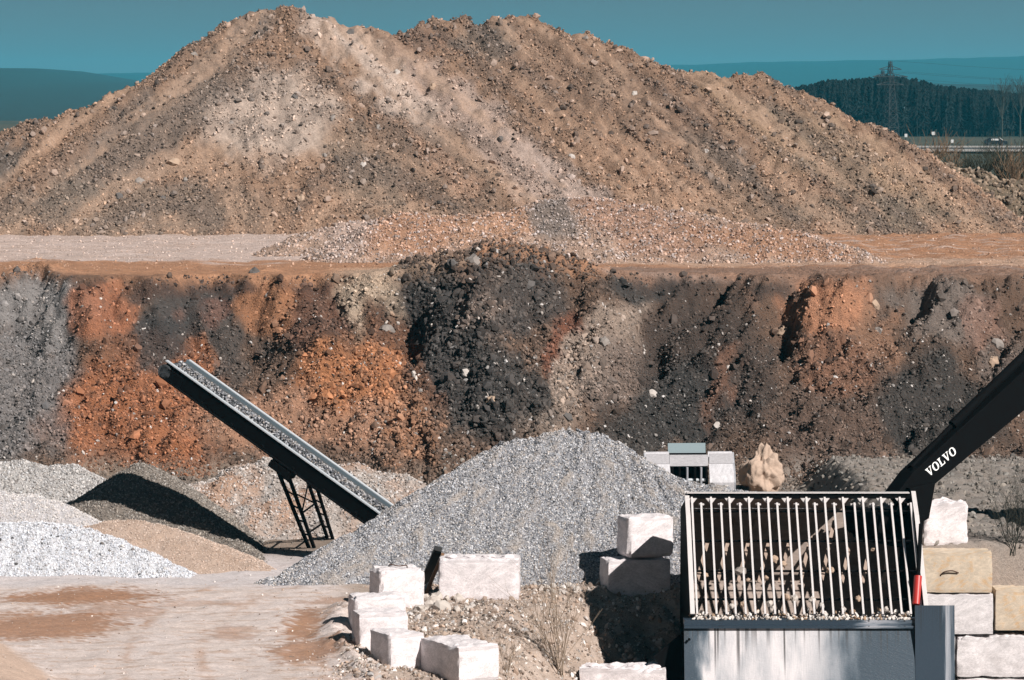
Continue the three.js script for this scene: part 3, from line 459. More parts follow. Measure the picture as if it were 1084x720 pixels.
{
  const at = (u, v) => hit(u, v);
  shrub(at(592, 714), 41, 11, 1.25, 0.009, 2, twigMat, 'bare_shrub', 'leafless brown twiggy shrub on the bank below the long concrete block', 'shrub', null, 1.1, 0.35);
  shrub(at(533, 716), 42, 5, 0.6, 0.007, 2, twigMat, 'bare_shrub', 'small leafless shrub growing against the end of the lowest concrete block', 'shrub', null, 1.1, 0.5);
  shrub(at(1073, 585, 67.8), 43, 9, 0.85, 0.009, 3, darkTwig, 'bare_shrub', 'dense dark shrub behind the stacked block wall at the ramp', 'shrub', null, 1.4, 0.35);
  shrub(at(1098, 590, 67.6), 44, 7, 0.8, 0.009, 3, darkTwig, 'bare_shrub', 'second dark shrub behind the block wall, away from the hopper', 'shrub', null, 1.4, 0.35);
  // brush on the mound at the end of the spoil heap
  const r = rngOf(47), brushM = [new THREE.MeshStandardMaterial({ color: new THREE.Color().setRGB(0.18, 0.12, 0.075), roughness: 1 }), new THREE.MeshStandardMaterial({ color: new THREE.Color().setRGB(0.035, 0.04, 0.028), roughness: 1 })];
  [[985, 178, 0], [1003, 174, 0], [1020, 186, 1], [1036, 184, 1], [1052, 188, 1], [1066, 190, 0], [1078, 186, 0], [1090, 190, 1], [1030, 176, 1], [1060, 178, 1]].forEach(([u, v, k], i) => {
    const p = P(u, v + 8, 152); shrub(new THREE.Vector3(p.x, Math.max(PLAT, p.y - 0.3), -152 + (i % 3)), 60 + i, 9, 1.0 + 0.5 * r(), 0.03, 2, brushM[k], 'brush', k ? 'dark scrubby bush on the mound past the spoil heap' : 'pale brown scrubby bush on the mound past the spoil heap', 'bush', k ? 'dark bushes past the spoil heap' : 'brown bushes past the spoil heap', 1.5, 0.7);
  });
  // two bare trees on the skyline at the edge of the wood
  [[1061, 84, 45], [1080, 78, 46]].forEach(([u, v, seed], i) => { const p = P(u, 130, 850), y = farGround(p.x, 850), h = P(u, v, 850).y - y; const rr = rngOf(seed), out = []; const root = groupAt(new THREE.Vector3(p.x, y, -850)); part('trunk', limb(new THREE.Vector3(0, -0.3, 0), new THREE.Vector3(0, h * 0.5, 0), 0.25, 0.16, 8), darkTwig, root); for (let k = 0; k < 9; k++) grow(rr, out, new THREE.Vector3(0, h * (0.3 + 0.2 * k / 9), 0), new THREE.Vector3(rr() - 0.5, 0.9, rr() - 0.5).normalize(), h * 0.30, 0.12, 2, 1.1); part('crown', mergeGeometries(out), darkTwig, root); top(root, 'bare_tree', i ? 'taller bare tree standing above the edge of the wood' : 'slightly shorter bare tree standing above the edge of the wood', 'tree', 'bare trees by the wood'); });
}
// lattice pylons and their lines
const pylonMat = new THREE.MeshStandardMaterial({ color: new THREE.Color().setRGB(0.03, 0.032, 0.034), roughness: 0.7, metalness: 0.1 });
const bars = (list, r, mat, name, parent) => part(name, mergeGeometries(list.map(([a, b, k]) => limb(a, b, k ?? r, k ?? r, 4))), mat, parent);
const pylonArms = [];
function pylon(u, vTop, vFoot, d, label, turn) {
  const f = P(u, vFoot, d), H = P(u, vTop, d).y - farGround(f.x, d), root = groupAt(new THREE.Vector3(f.x, farGround(f.x, d), -d)); root.rotation.y = turn;
  const V = (x, y, z) => new THREE.Vector3(x, y, z), w = (t) => lerp(H * 0.085, 0.25, Math.min(1, t * 1.05)), cor = (t, i) => V(w(t) * (i & 1 ? 1 : -1), t * H, w(t) * (i & 2 ? 1 : -1));
  for (let i = 0; i < 4; i++) bars([[cor(0, i), cor(0.97, i)]], 0.11, pylonMat, 'leg', root);
  const br = []; for (let k = 0; k < 12; k++) { const a = k / 12 * 0.95, b = (k + 1) / 12 * 0.95; for (const [i, j] of [[0, 1], [1, 3], [3, 2], [2, 0]]) { br.push([cor(a, i), cor(b, j)], [cor(a, j), cor(b, i)], [cor(b, i), cor(b, j)]); } }
  bars(br, 0.055, pylonMat, 'bracing', root);
  for (const [t, L] of [[0.68, 0.21], [0.78, 0.27], [0.87, 0.17]]) for (const s of [-1, 1]) { const y = t * H, e = V(s * L * H, y, 0); bars([[V(0, y, w(t)), e], [V(0, y, -w(t)), e], [V(0, y + 0.045 * H, 0), e]], 0.08, pylonMat, 'cross_arm', root); }
  top(root, 'pylon', label, 'pylon', 'power pylons'); root.updateMatrixWorld(true);
  pylonArms.push([[-0.21, 0.68], [0.21, 0.68], [-0.27, 0.78], [0.27, 0.78], [-0.17, 0.87], [0.17, 0.87], [0, 1]].map(([a, t]) => root.localToWorld(V(a * H, t * H - 0.6, 0))));
}
pylon(942, 62, 152, 800, 'lattice steel power pylon standing in front of the dark wood', 0.55);
pylon(934, 72, 150, 925, 'second lattice steel power pylon, half hidden behind the first one', 0.55);
{
  const wire = new THREE.MeshStandardMaterial({ color: 0x202428, roughness: 0.7 }), dir = pylonArms[0][0].clone().sub(pylonArms[1][0]).normalize();
  pylonArms[0].forEach((a, i) => { const far = pylonArms[1][i], end = a.clone().add(new THREE.Vector3(230, 2, 40)); const pts = []; for (const [p, q] of [[far, a], [a, end]]) for (let k = 0; k < 12; k++) { const t = k / 12, c = p.clone().lerp(q, t); c.y -= 4 * t * (1 - t) * p.distanceTo(q) * 0.022; pts.push(c); } pts.push(end); top(new THREE.Mesh(new THREE.TubeGeometry(new THREE.CatmullRomCurve3(pts), 48, 0.02, 4), wire), 'power_line', 'thin dark power line strung from the pylon arms', 'power line', 'power lines'); });
}

// ---------------------------------------------------------------- concrete blocks
const concMap = tile(512, (i, j) => { const a = TN(i, j, 512, 6, 2), b = TN(i, j, 512, 22, 6), c = TN(i, j, 512, 90, 8), pit_ = TN(i, j, 512, 120, 21) > 0.72 ? 0.72 : 1; const v = (0.89 + 0.05 * a + 0.045 * b + 0.05 * c) * pit_; return [v, v * 0.975, v * 0.98]; }, true);
const rustMap = tile(512, (i, j) => { const a = TN(i, j * 0.3, 512, 9, 2), b = TN(i, j, 512, 14, 6), c = TN(i, j, 512, 90, 8), st = Math.max(0, 0.55 * a + 0.55 * b); const v = 0.84 + 0.05 * b + 0.05 * c; return [v - 0.06 * st, v * 0.95 - 0.14 * st, v * 0.89 - 0.22 * st]; }, true);
const concA = new THREE.MeshStandardMaterial({ color: new THREE.Color().setRGB(0.95, 0.93, 0.93), map: concMap, bumpMap: rep(gritBump, 2), bumpScale: 0.01, roughness: 0.93 });
const concB = new THREE.MeshStandardMaterial({ color: new THREE.Color().setRGB(0.80, 0.75, 0.68), map: rustMap, bumpMap: rep(gritBump, 2), bumpScale: 0.006, roughness: 0.93 });
const concC = new THREE.MeshStandardMaterial({ color: new THREE.Color().setRGB(0.80, 0.80, 0.80), map: concMap, bumpMap: rep(gritBump, 2), bumpScale: 0.005, roughness: 0.92 });
function blockGeo(L, H, W, seed, wear = 0.03, round = 0.035) {
  const g0 = new THREE.BoxGeometry(L, H, W, Math.round(L * 14), Math.round(H * 14), Math.round(W * 14)); g0.deleteAttribute('normal'); g0.deleteAttribute('uv');
  const g = mergeVertices(g0), p = g.attributes.position, uv = new Float32Array(p.count * 2), hx = L / 2, hy = H / 2, hz = W / 2;
  for (let i = 0; i < p.count; i++) {
    const v = new THREE.Vector3().fromBufferAttribute(p, i), o = v.clone();
    const edge = (Math.abs(v.x) > hx - 0.06) + (Math.abs(v.y) > hy - 0.06) + (Math.abs(v.z) > hz - 0.06);
    const rr = round * (edge >= 2 ? 1 + 1.8 * Math.max(0, N3(v.x * 3 + seed, v.y * 3, v.z * 3)) : 1);
    const q = new THREE.Vector3(Math.max(-hx + rr, Math.min(hx - rr, v.x)), Math.max(-hy + rr, Math.min(hy - rr, v.y)), Math.max(-hz + rr, Math.min(hz - rr, v.z)));
    const n = v.clone().sub(q); if (n.lengthSq() > 1e-9) v.copy(q).addScaledVector(n.normalize(), rr);
    const topw = o.y > hy - 0.01 ? 2.2 : 1;
    const k = wear * topw * (0.6 * N3(o.x * 2.2 + seed, o.y * 2.2, o.z * 2.2) + 0.5 * N3(o.x * 7, o.y * 7 + seed, o.z * 7));
    v.addScaledVector(n.lengthSq() ? n : new THREE.Vector3(0, 0, 0), k);
    p.setXYZ(i, v.x, v.y, v.z); uv.set([(o.x + o.z) * 0.55 + seed * 0.37, (o.y + (Math.abs(o.y) > hy - 0.01 ? o.z : 0)) * 0.55 + seed * 0.21], i * 2);
  }
  g.setAttribute('uv', new THREE.BufferAttribute(uv, 2)); return toCreasedNormals(g, 0.7);
}
function concreteBlock(p, turn, L, H, W, mat, label, seed, wear, opts = {}) {
  const root = groupAt(p); root.rotation.set(opts.rx ?? 0, turn, opts.rz ?? 0, 'YXZ');
  part('block', blockGeo(L, H, W, seed, wear, opts.round).translate(0, H / 2, 0), mat, root);
  const r = rngOf(seed * 7 + 1);
  if (opts.nubs) for (let k = 0; k < 4; k++) part('stud', stoneGeo(seed + k, 1, 0.13, 0.05, 0.12, 0.2).translate(-L * 0.36 + k * L * 0.24, H + 0.015, W * 0.1), mat, root);
  const loopM = ironMat;
  if (opts.loop) part('lifting_loop', new THREE.TubeGeometry(new THREE.CatmullRomCurve3([[-0.15, H - 0.02, 0], [-0.17, H + 0.07, 0.06], [0, H + 0.05, 0.16], [0.16, H + 0.05, 0.12], [0.2, H - 0.02, 0.05]].map((a) => new THREE.Vector3(...a))), 20, 0.012, 6), loopM, root);
  if (opts.hook) part('lifting_loop', new THREE.TubeGeometry(new THREE.CatmullRomCurve3([[-0.16, H * 0.42, W / 2 - 0.01], [-0.1, H * 0.52, W / 2 + 0.05], [0.06, H * 0.56, W / 2 + 0.06], [0.2, H * 0.5, W / 2 + 0.02]].map((a) => new THREE.Vector3(...a))), 20, 0.014, 6), loopM, root);
  return top(root, 'concrete_block', label, 'concrete block', opts.group);
}
const ironMat = new THREE.MeshStandardMaterial({ color: new THREE.Color().setRGB(0.09, 0.05, 0.035), roughness: 0.8, metalness: 0.4 });
const onGround = (u, v, d, dy = 0) => { const p = hit(u, v); p.y += dy; return p; };
{
  const gr = 'white concrete blocks edging the track';
  const put = (u, v, d, turn, L, H, W, label, seed, o) => { const p = P(u, v, d); p.y -= 0; return concreteBlock(p, turn, L, H, W, concA, label, seed, 0.018, { group: gr, ...o }); };
  put(508, 634, 65.2, -0.05, 1.58, 0.84, 0.8, 'long white concrete block facing the view, set against the grey gravel heap', 3, { nubs: true });
  put(420, 644, 64.0, 0.35, 0.92, 0.80, 0.75, 'white concrete block with a wire loop on its rough top, beside the leaning plank', 5, { loop: true, round: 0.07 });
  put(399, 672, 60.9, 0.22, 0.98, 0.76, 0.7, 'white concrete block with rounded top, behind the block at the edge of the dirt track', 8, { round: 0.09 });
  put(402, 691, 58.6, 0.24, 0.90, 0.76, 0.72, 'white concrete block standing at the edge of the dirt track, against the rounded one', 9, { round: 0.04 });
  put(420, 710, 57.1, 0.52, 0.66, 0.70, 0.80, 'small white concrete block with shaded side, between the track edge block and the lowest one', 11, {});
  put(486, 716, 56.5, 0.52, 0.80, 0.62, 1.42, 'lowest white concrete block, broken along its top edge, next to the small shrub', 14, { wear: 0.03 });
  put(683, 588, 66.6, 0.32, 1.0, 0.82, 0.7, 'pale concrete block on top of another, beside the hopper, half in shadow', 17, { loop: false, round: 0.08 });
  put(672, 634, 66.6, 0.2, 1.3, 0.84, 0.8, 'shadowed concrete block carrying the pale block beside the hopper', 18, {});
  { const p = hit(660, 750); concreteBlock(p, -0.1, 1.6, 0.8, 0.8, concA, 'concrete block at the foot of the bank in front of the hopper shadow', 19, 0.035, { group: gr, nubs: true }); }
}
{
  const gr = 'stacked wall blocks by the hopper', bl = (u0, u1, v1, d, mat, label, seed, o = {}) => { const a = P(u0, v1, d), b = P(u1, v1, d), H = (o.h ?? 44) * d / FOCAL - 0.012; const p = a.clone().lerp(b, 0.5); p.z -= 0.42; return concreteBlock(p, 0, b.x - a.x - 0.015, H, 0.8, mat, label, seed, o.wear ?? 0.012, { group: gr, round: 0.018, ...o }); };
  bl(957, 1051, 628, 65, concB, 'rust-stained wall block with an iron lifting loop on its face', 21, { hook: true });
  bl(960, 1052, 672, 65, concC, 'clean pale wall block under the rust-stained one with the iron loop', 22);
  bl(1053.5, 1145, 668, 65, concB, 'stained wall block at the level of the clean pale block, away from the hopper', 23, { h: 45 });
  bl(1013, 1105, 717, 65, concC, 'rough-faced pale wall block in the course below the clean one', 24, { wear: 0.03 });
  bl(920, 1012, 717, 65.02, concC, 'wall block tucked in behind the raised end plate of the hopper', 25);
  bl(958, 1012, 762, 65, concC, 'wall block of the bottom course under the hopper end plate', 26);
  bl(1013.5, 1100, 762, 65, concC, 'wall block of the bottom course under the rough-faced one', 27);
  bl(1106, 1190, 715, 65, concC, 'wall block of the third course, farthest from the hopper', 28);
  const p = P(996, 580, 66.1); p.y = ground(p.x, 66.1) - 0.05;
  concreteBlock(p, 0.12, 0.92, 0.86, 0.8, concA, 'rough broken white block standing on the ramp above the stained wall block', 29, 0.03, { round: 0.05, group: gr });
}
// plank and steel post leaning between the blocks
{
  const wood = new THREE.MeshStandardMaterial({ color: new THREE.Color().setRGB(0.20, 0.11, 0.06), roughness: 0.85, bumpMap: rep(gritBump, 3), bumpScale: 0.004 });
  const beam = (a, b, w, t, mat, name, label, cat) => { const L = a.distanceTo(b), g = new THREE.BoxGeometry(w, L, t, 2, 10, 2); const p = g.attributes.position; for (let i = 0; i < p.count; i++) { const y = p.getY(i); p.setX(i, p.getX(i) + 0.01 * N2(y * 2, 4) + (Math.abs(y) > L / 2 - 0.01 ? 0.02 * N2(p.getX(i) * 30, y) : 0)); } g.computeVertexNormals(); const m = new THREE.Mesh(g, mat); m.position.copy(a).lerp(b, 0.5); m.quaternion.setFromUnitVectors(new THREE.Vector3(0, 1, 0), b.clone().sub(a).normalize()); top(m, name, label, cat); };
  beam(onGround(450, 628, 65.0, -0.03), P(469, 587, 65.5), 0.07, 0.20, wood, 'plank', 'brown wooden plank leaning between two white concrete blocks', 'plank');
  beam(onGround(447, 620, 65.5, -0.03), P(464, 581, 66.1), 0.16, 0.12, new THREE.MeshStandardMaterial({ color: new THREE.Color().setRGB(0.02, 0.02, 0.02), roughness: 0.7, metalness: 0.4 }), 'steel_post', 'black steel post leaning behind the wooden plank', 'post');
}
// rubble and boulders
const boulderMats = [C(0.42, 0.38, 0.35), C(0.24, 0.21, 0.19), C(0.36, 0.26, 0.19), C(0.10, 0.09, 0.085), C(0.46, 0.41, 0.37)].map((c) => new THREE.MeshStandardMaterial({ color: new THREE.Color().setRGB(...c), roughness: 0.95, flatShading: true }));
const BOULDERS = [0, 1, 2, 3].map((k) => stoneGeo(70 + k, 1, 1, 0.66 + 0.1 * (k % 2), 0.85, 0.26));
function boulder(p, s, k, m, label, group, name = 'boulder', category = 'boulder') { const b = new THREE.Mesh(BOULDERS[k % 4], boulderMats[m]); b.position.copy(p); b.scale.setScalar(s); b.rotation.set(k * 0.4, k * 1.7, k * 0.3); return top(b, name, label, category, group); }
{
  const r = rngOf(81);
  for (let i = 0; i < 34; i++) { const u = 438 + 62 * r() ** 1.2, v = 622 + 26 * r(), d = 63.4 + 1.6 * (650 - v) / 26; const p = onGround(u, v, d, 0.04); boulder(p, 0.07 + 0.16 * r() * r(), i, r() < 0.7 ? 4 : 0, 'broken pale stone in the rubble beside the leaning plank', 'rubble between the concrete blocks', 'broken_stone', 'stone'); }
  for (let i = 0; i < 40; i++) { const u = 555 + 85 * r(), v = 600 + 30 * r(), d = 66.5 - 1.2 * r(); const p = onGround(u, v, d, 0.03); boulder(p, 0.04 + 0.08 * r() * r(), i, r() < 0.7 ? 0 : 4, 'pale stone at the toe of the grey gravel heap', 'stones at the toe of the grey heap', 'broken_stone', 'stone'); }
  for (let i = 0; i < 26; i++) { const u = 655 + 50 * r(), v = 680 + 32 * r(), d = 61.5 + 1.0 * r(); const p = onGround(u, v, d, 0.03); boulder(p, 0.05 + 0.08 * r() * r(), i, r() < 0.7 ? 4 : 0, 'pale stone on the bank beside the hopper apron', 'stones beside the hopper', 'broken_stone', 'stone'); }
}
// ---------------------------------------------------------------- belt conveyor
const blackPaint = new THREE.MeshPhysicalMaterial({ specularIntensity: 0.15, color: new THREE.Color().setRGB(0.003, 0.003, 0.0035), roughness: 0.85, metalness: 0, bumpMap: rep(gritBump, 2), bumpScale: 0.002 });
const wornSteel = new THREE.MeshStandardMaterial({ color: new THREE.Color().setRGB(0.50, 0.53, 0.56), roughness: 0.6, metalness: 0.25, bumpMap: rep(gritBump, 2), bumpScale: 0.004 });
const blueSteel = new THREE.MeshStandardMaterial({ color: new THREE.Color().setRGB(0.20, 0.26, 0.30), roughness: 0.5, metalness: 0.3 });
const rubber = new THREE.MeshStandardMaterial({ color: new THREE.Color().setRGB(0.05, 0.055, 0.06), roughness: 0.9 });
const bx = (x0, x1, y0, y1, z0, z1) => new THREE.BoxGeometry(Math.abs(x1 - x0), Math.abs(y1 - y0), Math.abs(z1 - z0)).translate((x0 + x1) / 2, (y0 + y1) / 2, (z0 + z1) / 2);
{
  const T0 = P(408, 545, 70.0), HD = P(186, 386, 72.3), ax = HD.clone().sub(T0).normalize(), T = T0.clone().addScaledVector(ax, -2.0), L = T.distanceTo(HD);
  const side = ax.clone().cross(new THREE.Vector3(0, 1, 0)).normalize(), nor = side.clone().cross(ax).normalize();
  const root = new THREE.Group(); root.matrixAutoUpdate = true; root.position.copy(T); root.quaternion.setFromRotationMatrix(new THREE.Matrix4().makeBasis(ax, nor, side));
  part('side_beam', mergeGeometries([bx(0.1, L, -0.27, 0.10, -0.42, -0.37), bx(0.1, L, -0.27, -0.245, -0.48, -0.42), bx(L - 0.55, L + 0.06, -0.26, 0.0, -0.45, -0.421)]), blackPaint, root);
  part('rim', bx(0.1, L + 0.04, 0.10, 0.125, -0.45, -0.36), wornSteel, root);
  part('side_beam', bx(0.1, L, -0.25, 0.10, 0.38, 0.43), blueSteel, root);
  part('rim', new THREE.CylinderGeometry(0.03, 0.03, L - 0.1, 10).rotateZ(Math.PI / 2).translate(L / 2, 0.11, 0.41), wornSteel, root);
  const trough = new THREE.Shape(); trough.moveTo(-0.365, 0.04); trough.lineTo(-0.2, -0.08); trough.lineTo(0.2, -0.08); trough.lineTo(0.365, 0.04); trough.lineTo(0.365, 0.025); trough.lineTo(0.2, -0.1); trough.lineTo(-0.2, -0.1); trough.lineTo(-0.365, 0.025);
  part('belt', new THREE.ExtrudeGeometry(trough, { depth: L - 0.1, bevelEnabled: false }).rotateY(Math.PI / 2).translate(0.05, 0, 0), rubber, root);
  part('head_drum', new THREE.CylinderGeometry(0.16, 0.16, 0.9, 20).rotateX(Math.PI / 2).translate(L - 0.05, -0.12, 0), rubber, root);
  part('tail_drum', new THREE.CylinderGeometry(0.14, 0.14, 0.9, 20).rotateX(Math.PI / 2).translate(0.1, -0.12, 0), rubber, root);
  for (let k = 0; k < 8; k++) part('roller', new THREE.CylinderGeometry(0.05, 0.05, 0.94, 10).rotateX(Math.PI / 2).translate(0.7 + k * (L - 1) / 8, -0.22, 0), blackPaint, root);
  part('motor_box', bx(L * 0.52, L * 0.52 + 0.55, -0.46, -0.30, -0.52, -0.2), blackPaint, root);
  part('hopper_box', mergeGeometries([bx(0, 0.9, -0.1, 0.55, -0.62, -0.585), bx(0, 0.9, -0.1, 0.55, 0.585, 0.62), bx(-0.03, 0, -0.1, 0.55, -0.62, 0.62)]), blackPaint, root);
  // legs: two ladders from the belt frame to the floor
  root.updateMatrixWorld(true); const loc = (v) => root.worldToLocal(v.clone());
  const leg = (tu, tv, fu, fv, zz, w) => {
    const t = (() => { let best = null; for (let s = 0; s <= L; s += 0.02) { const q = root.localToWorld(new THREE.Vector3(s, -0.28, zz)); const b = (q.z); const uu = 542 + q.x * FOCAL / -q.z; if (!best || Math.abs(uu - tu) < best[1]) best = [s, Math.abs(uu - tu)]; } return best[0]; })();
    const f = loc(hit(fu, fv)); const a = new THREE.Vector3(t, -0.28, zz), b = new THREE.Vector3(t - w, -0.28, zz), f2 = f.clone().add(loc(root.position.clone().add(new THREE.Vector3(0.12, 0, 0.05)))); const list = [[a, f], [b, f2]];
    return list;
  };
  const n1 = leg(288, 480, 327, 580, -0.5, 0.36), n2 = leg(316, 490, 347, 571, 0.5, 0.3);
  for (const pr of [n1, n2]) { const l = pr.map(([a, b]) => [a, b, 0.045]); for (let k = 1; k < 6; k++) { const t = k / 6, q = pr[0][0].clone().lerp(pr[0][1], t), s = pr[1][0].clone().lerp(pr[1][1], t); l.push([q, s, 0.02]); } bars(l, 0.04, blackPaint, 'leg', root); }
  const bl = []; for (const t of [0.12, 0.55, 0.8]) bl.push([n1[1][0].clone().lerp(n1[1][1], t), n2[0][0].clone().lerp(n2[0][1], t), 0.03]);
  bl.push([n1[1][0].clone().lerp(n1[1][1], 0.55), n2[0][0].clone().lerp(n2[0][1], 0.3), 0.018], [n1[1][0].clone().lerp(n1[1][1], 0.3), n2[0][0].clone().lerp(n2[0][1], 0.55), 0.018]);
  bars(bl, 0.03, blackPaint, 'cross_brace', root);
  top(root, 'belt_conveyor', 'long dark belt conveyor sloping up over the gravel heaps on lattice legs', 'conveyor');
  const r = rngOf(91), m = new THREE.InstancedMesh(STONES[0], stoneMat, 2600);
  for (let i = 0; i < 2600; i++) { const z = (r() + r() - 1) * 0.26, s = 0.016 + 0.02 * r(); M4.compose(V3.set(0.3 + r() * (L - 0.35), 0.02 + 0.13 * (1 - Math.abs(z) / 0.26) * r() + 0.18 * Math.max(0, Math.abs(z) - 0.18), z), Q4.setFromEuler(E3.set(r() * 6, r() * 6, r() * 6)), S3.set(s, s, s)); m.setMatrixAt(i, M4); const c = jit(greyCols[r() * 6 | 0], r, 0.45, 1.0); m.setColorAt(i, COL.setRGB(...c)); }
  m.name = 'carried_gravel'; m.userData.kind = 'stuff'; root.add(shade(m));
  // scrap lying at the toe of the grey heap below the belt
  const p = hit(366, 560), sc = groupAt(p); bars([[new THREE.Vector3(-0.35, 0.3, 0), new THREE.Vector3(0.1, 0.55, -0.1), 0.05], [new THREE.Vector3(0.1, 0.55, -0.1), new THREE.Vector3(0.4, 0.42, 0.1), 0.06], [new THREE.Vector3(-0.35, 0, 0), new THREE.Vector3(-0.3, 0.35, 0), 0.05], [new THREE.Vector3(0.4, 0, 0.1), new THREE.Vector3(0.38, 0.45, 0.1), 0.05]], 0.05, blackPaint, 'frame', sc); top(sc, 'tow_frame', 'bent dark steel tow frame below the belt conveyor', 'steel frame');
}
// ---------------------------------------------------------------- spare loader bucket
{
  const p = P(729, 515, 75.6); p.y = ground(p.x, 75.6) - 0.03; const top0 = P(729, 479, 75.6).y - p.y, k = top0 / 1.28;
  const root = groupAt(p); root.rotation.y = 0.06; root.scale.set(1, k, 1);
  const paint = new THREE.MeshStandardMaterial({ color: new THREE.Color().setRGB(0.62, 0.64, 0.66), roughness: 0.55, metalness: 0.1, map: concMap }), grey = new THREE.MeshStandardMaterial({ color: new THREE.Color().setRGB(0.36, 0.39, 0.42), roughness: 0.5, map: concMap });
  const prof = [[0.02, 1.28], [0.16, 1.05], [0.20, 1.03], [0.34, 0.86], [0.42, 0.62], [0.40, 0.38], [0.28, 0.16], [0.06, 0.03], [-0.55, 0.0]];
  const shell = (x0, x1, set = 0) => { const s = new THREE.Shape(); prof.forEach(([z, y], i) => i ? s.lineTo(z - set, y) : s.moveTo(z - set, y)); for (let i = prof.length - 1; i >= 0; i--) s.lineTo(prof[i][0] - set - 0.035, prof[i][1] + 0.02); return new THREE.ExtrudeGeometry(s, { depth: x1 - x0, bevelEnabled: false }).rotateY(-Math.PI / 2).scale(-1, 1, 1).translate(x0, 0, 0); };
  const fix = (g) => { g = g.index ? g.toNonIndexed() : g; g.computeVertexNormals(); return g; };
  part('shell', fix(shell(-1.0, -0.46)), paint, root); part('shell', fix(shell(0.44, 1.0)), paint, root); part('shell', fix(shell(-0.46, 0.44, 0.30)), blackPaint, root);  // set-back middle shell coloured black for the dark recess
  for (const x of [-1.0, 1.0]) { const s = new THREE.Shape(); prof.forEach(([z, y], i) => i ? s.lineTo(z, y) : s.moveTo(z, y)); s.lineTo(-0.6, 0.5); part('side_plate', new THREE.ExtrudeGeometry(s, { depth: 0.04, bevelEnabled: false }).rotateY(-Math.PI / 2).translate(x > 0 ? x + 0.04 : x, 0, 0), grey, root); }
  part('upper_band', bx(-1.0, -0.47, 1.04, 1.27, 0.0, 0.03).rotateX(-0.0).translate(0, 0, 0.17), paint, root); part('upper_band', bx(0.45, 1.0, 1.04, 1.27, 0.17, 0.2), paint, root);
  part('spill_guard', bx(-0.45, 0.42, 1.20, 1.50, -0.02, 0.02).rotateX(-0.22), new THREE.MeshStandardMaterial({ color: new THREE.Color().setRGB(0.20, 0.26, 0.28), roughness: 0.4 }), root);
  part('guard_panel', bx(-0.46, 0.43, 0.98, 1.24, 0.14, 0.18), paint, root);
  for (const x of [-0.40, -0.24, -0.06, 0.12, 0.26, 0.38]) part('hinge_plate', bx(x - 0.02, x + 0.02, 0.2, 0.96, 0.02, 0.30), x === -0.06 || x === 0.26 ? grey : blackPaint, root);
  part('hinge_pin', new THREE.CylinderGeometry(0.04, 0.04, 0.86, 12).rotateZ(Math.PI / 2).translate(-0.02, 0.66, 0.22), wornSteel, root);
  top(root, 'loader_bucket', 'pale loader bucket seen from behind, half hidden by the grey gravel heap', 'bucket');
}
// pale clay lump at the foot of the face
{
  const p = hit(806, 521), g = mergeVertices((() => { const s = new THREE.IcosahedronGeometry(1, 22); s.deleteAttribute('normal'); s.deleteAttribute('uv'); return s.scale(0.5, 0.66, 0.45); })()), a = g.attributes.position;
  for (let i = 0; i < a.count; i++) { const x = a.getX(i), y = a.getY(i), z = a.getZ(i), k = 1 + 0.26 * N3(x * 2.2, y * 2.2, z * 2.2) + 0.09 * N3(x * 6, y * 4, z * 6) + 0.03 * N3(x * 18, y * 14, z * 18), tp = 1 - 0.35 * ss(0, 0.7, y); a.setXYZ(i, x * k * tp + 0.10 * Math.max(0, y), y * k, z * k * tp); }
  g.computeVertexNormals(); g.translate(0, 0.48, 0); g.setAttribute('uv', new THREE.Float32BufferAttribute(Array.from({ length: a.count * 2 }, (_, i) => i % 2 ? a.getY(i >> 1) : a.getX(i >> 1) + a.getZ(i >> 1)), 2));
  const m = new THREE.Mesh(g, new THREE.MeshStandardMaterial({ color: new THREE.Color().setRGB(0.43, 0.32, 0.25), roughness: 0.98, bumpMap: gritBump, bumpScale: 0.01 })); m.position.copy(p); top(m, 'clay_lump', 'tall pale orange lump of clay standing behind the hopper', 'boulder');
}
// ---------------------------------------------------------------- hopper with sloping bar screen
// worn paint on the apron: blue-grey paint, pale middle part wear and part painted-in sky reflection, dark runs from the lip, scratches and specks
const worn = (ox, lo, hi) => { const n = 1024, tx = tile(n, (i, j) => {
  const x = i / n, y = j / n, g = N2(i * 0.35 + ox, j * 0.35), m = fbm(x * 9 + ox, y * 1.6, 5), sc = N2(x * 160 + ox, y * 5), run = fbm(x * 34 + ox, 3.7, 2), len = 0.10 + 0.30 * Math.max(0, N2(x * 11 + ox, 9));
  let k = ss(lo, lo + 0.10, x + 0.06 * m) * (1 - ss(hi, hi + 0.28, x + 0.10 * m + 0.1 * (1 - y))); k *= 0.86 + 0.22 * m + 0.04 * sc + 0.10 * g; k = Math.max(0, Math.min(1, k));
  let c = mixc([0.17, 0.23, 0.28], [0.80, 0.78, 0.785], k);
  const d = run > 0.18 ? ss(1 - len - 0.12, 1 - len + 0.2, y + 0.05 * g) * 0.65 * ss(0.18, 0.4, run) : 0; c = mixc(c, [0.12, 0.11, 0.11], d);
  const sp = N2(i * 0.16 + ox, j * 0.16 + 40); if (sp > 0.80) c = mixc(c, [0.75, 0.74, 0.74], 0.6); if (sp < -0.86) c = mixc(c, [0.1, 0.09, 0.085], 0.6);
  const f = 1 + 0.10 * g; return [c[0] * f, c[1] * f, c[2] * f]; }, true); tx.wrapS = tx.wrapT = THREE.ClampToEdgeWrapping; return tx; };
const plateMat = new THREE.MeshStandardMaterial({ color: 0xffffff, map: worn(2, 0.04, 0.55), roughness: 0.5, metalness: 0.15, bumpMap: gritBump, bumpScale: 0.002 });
const plateDark = new THREE.MeshStandardMaterial({ color: new THREE.Color().setRGB(0.8, 0.85, 0.9), map: worn(7, 0.7, 0.8), roughness: 0.5, metalness: 0.15 });
const barMat = new THREE.MeshStandardMaterial({ color: new THREE.Color().setRGB(0.62, 0.58, 0.57), roughness: 0.6, metalness: 0.1, bumpMap: rep(gritBump, 3), bumpScale: 0.004 });
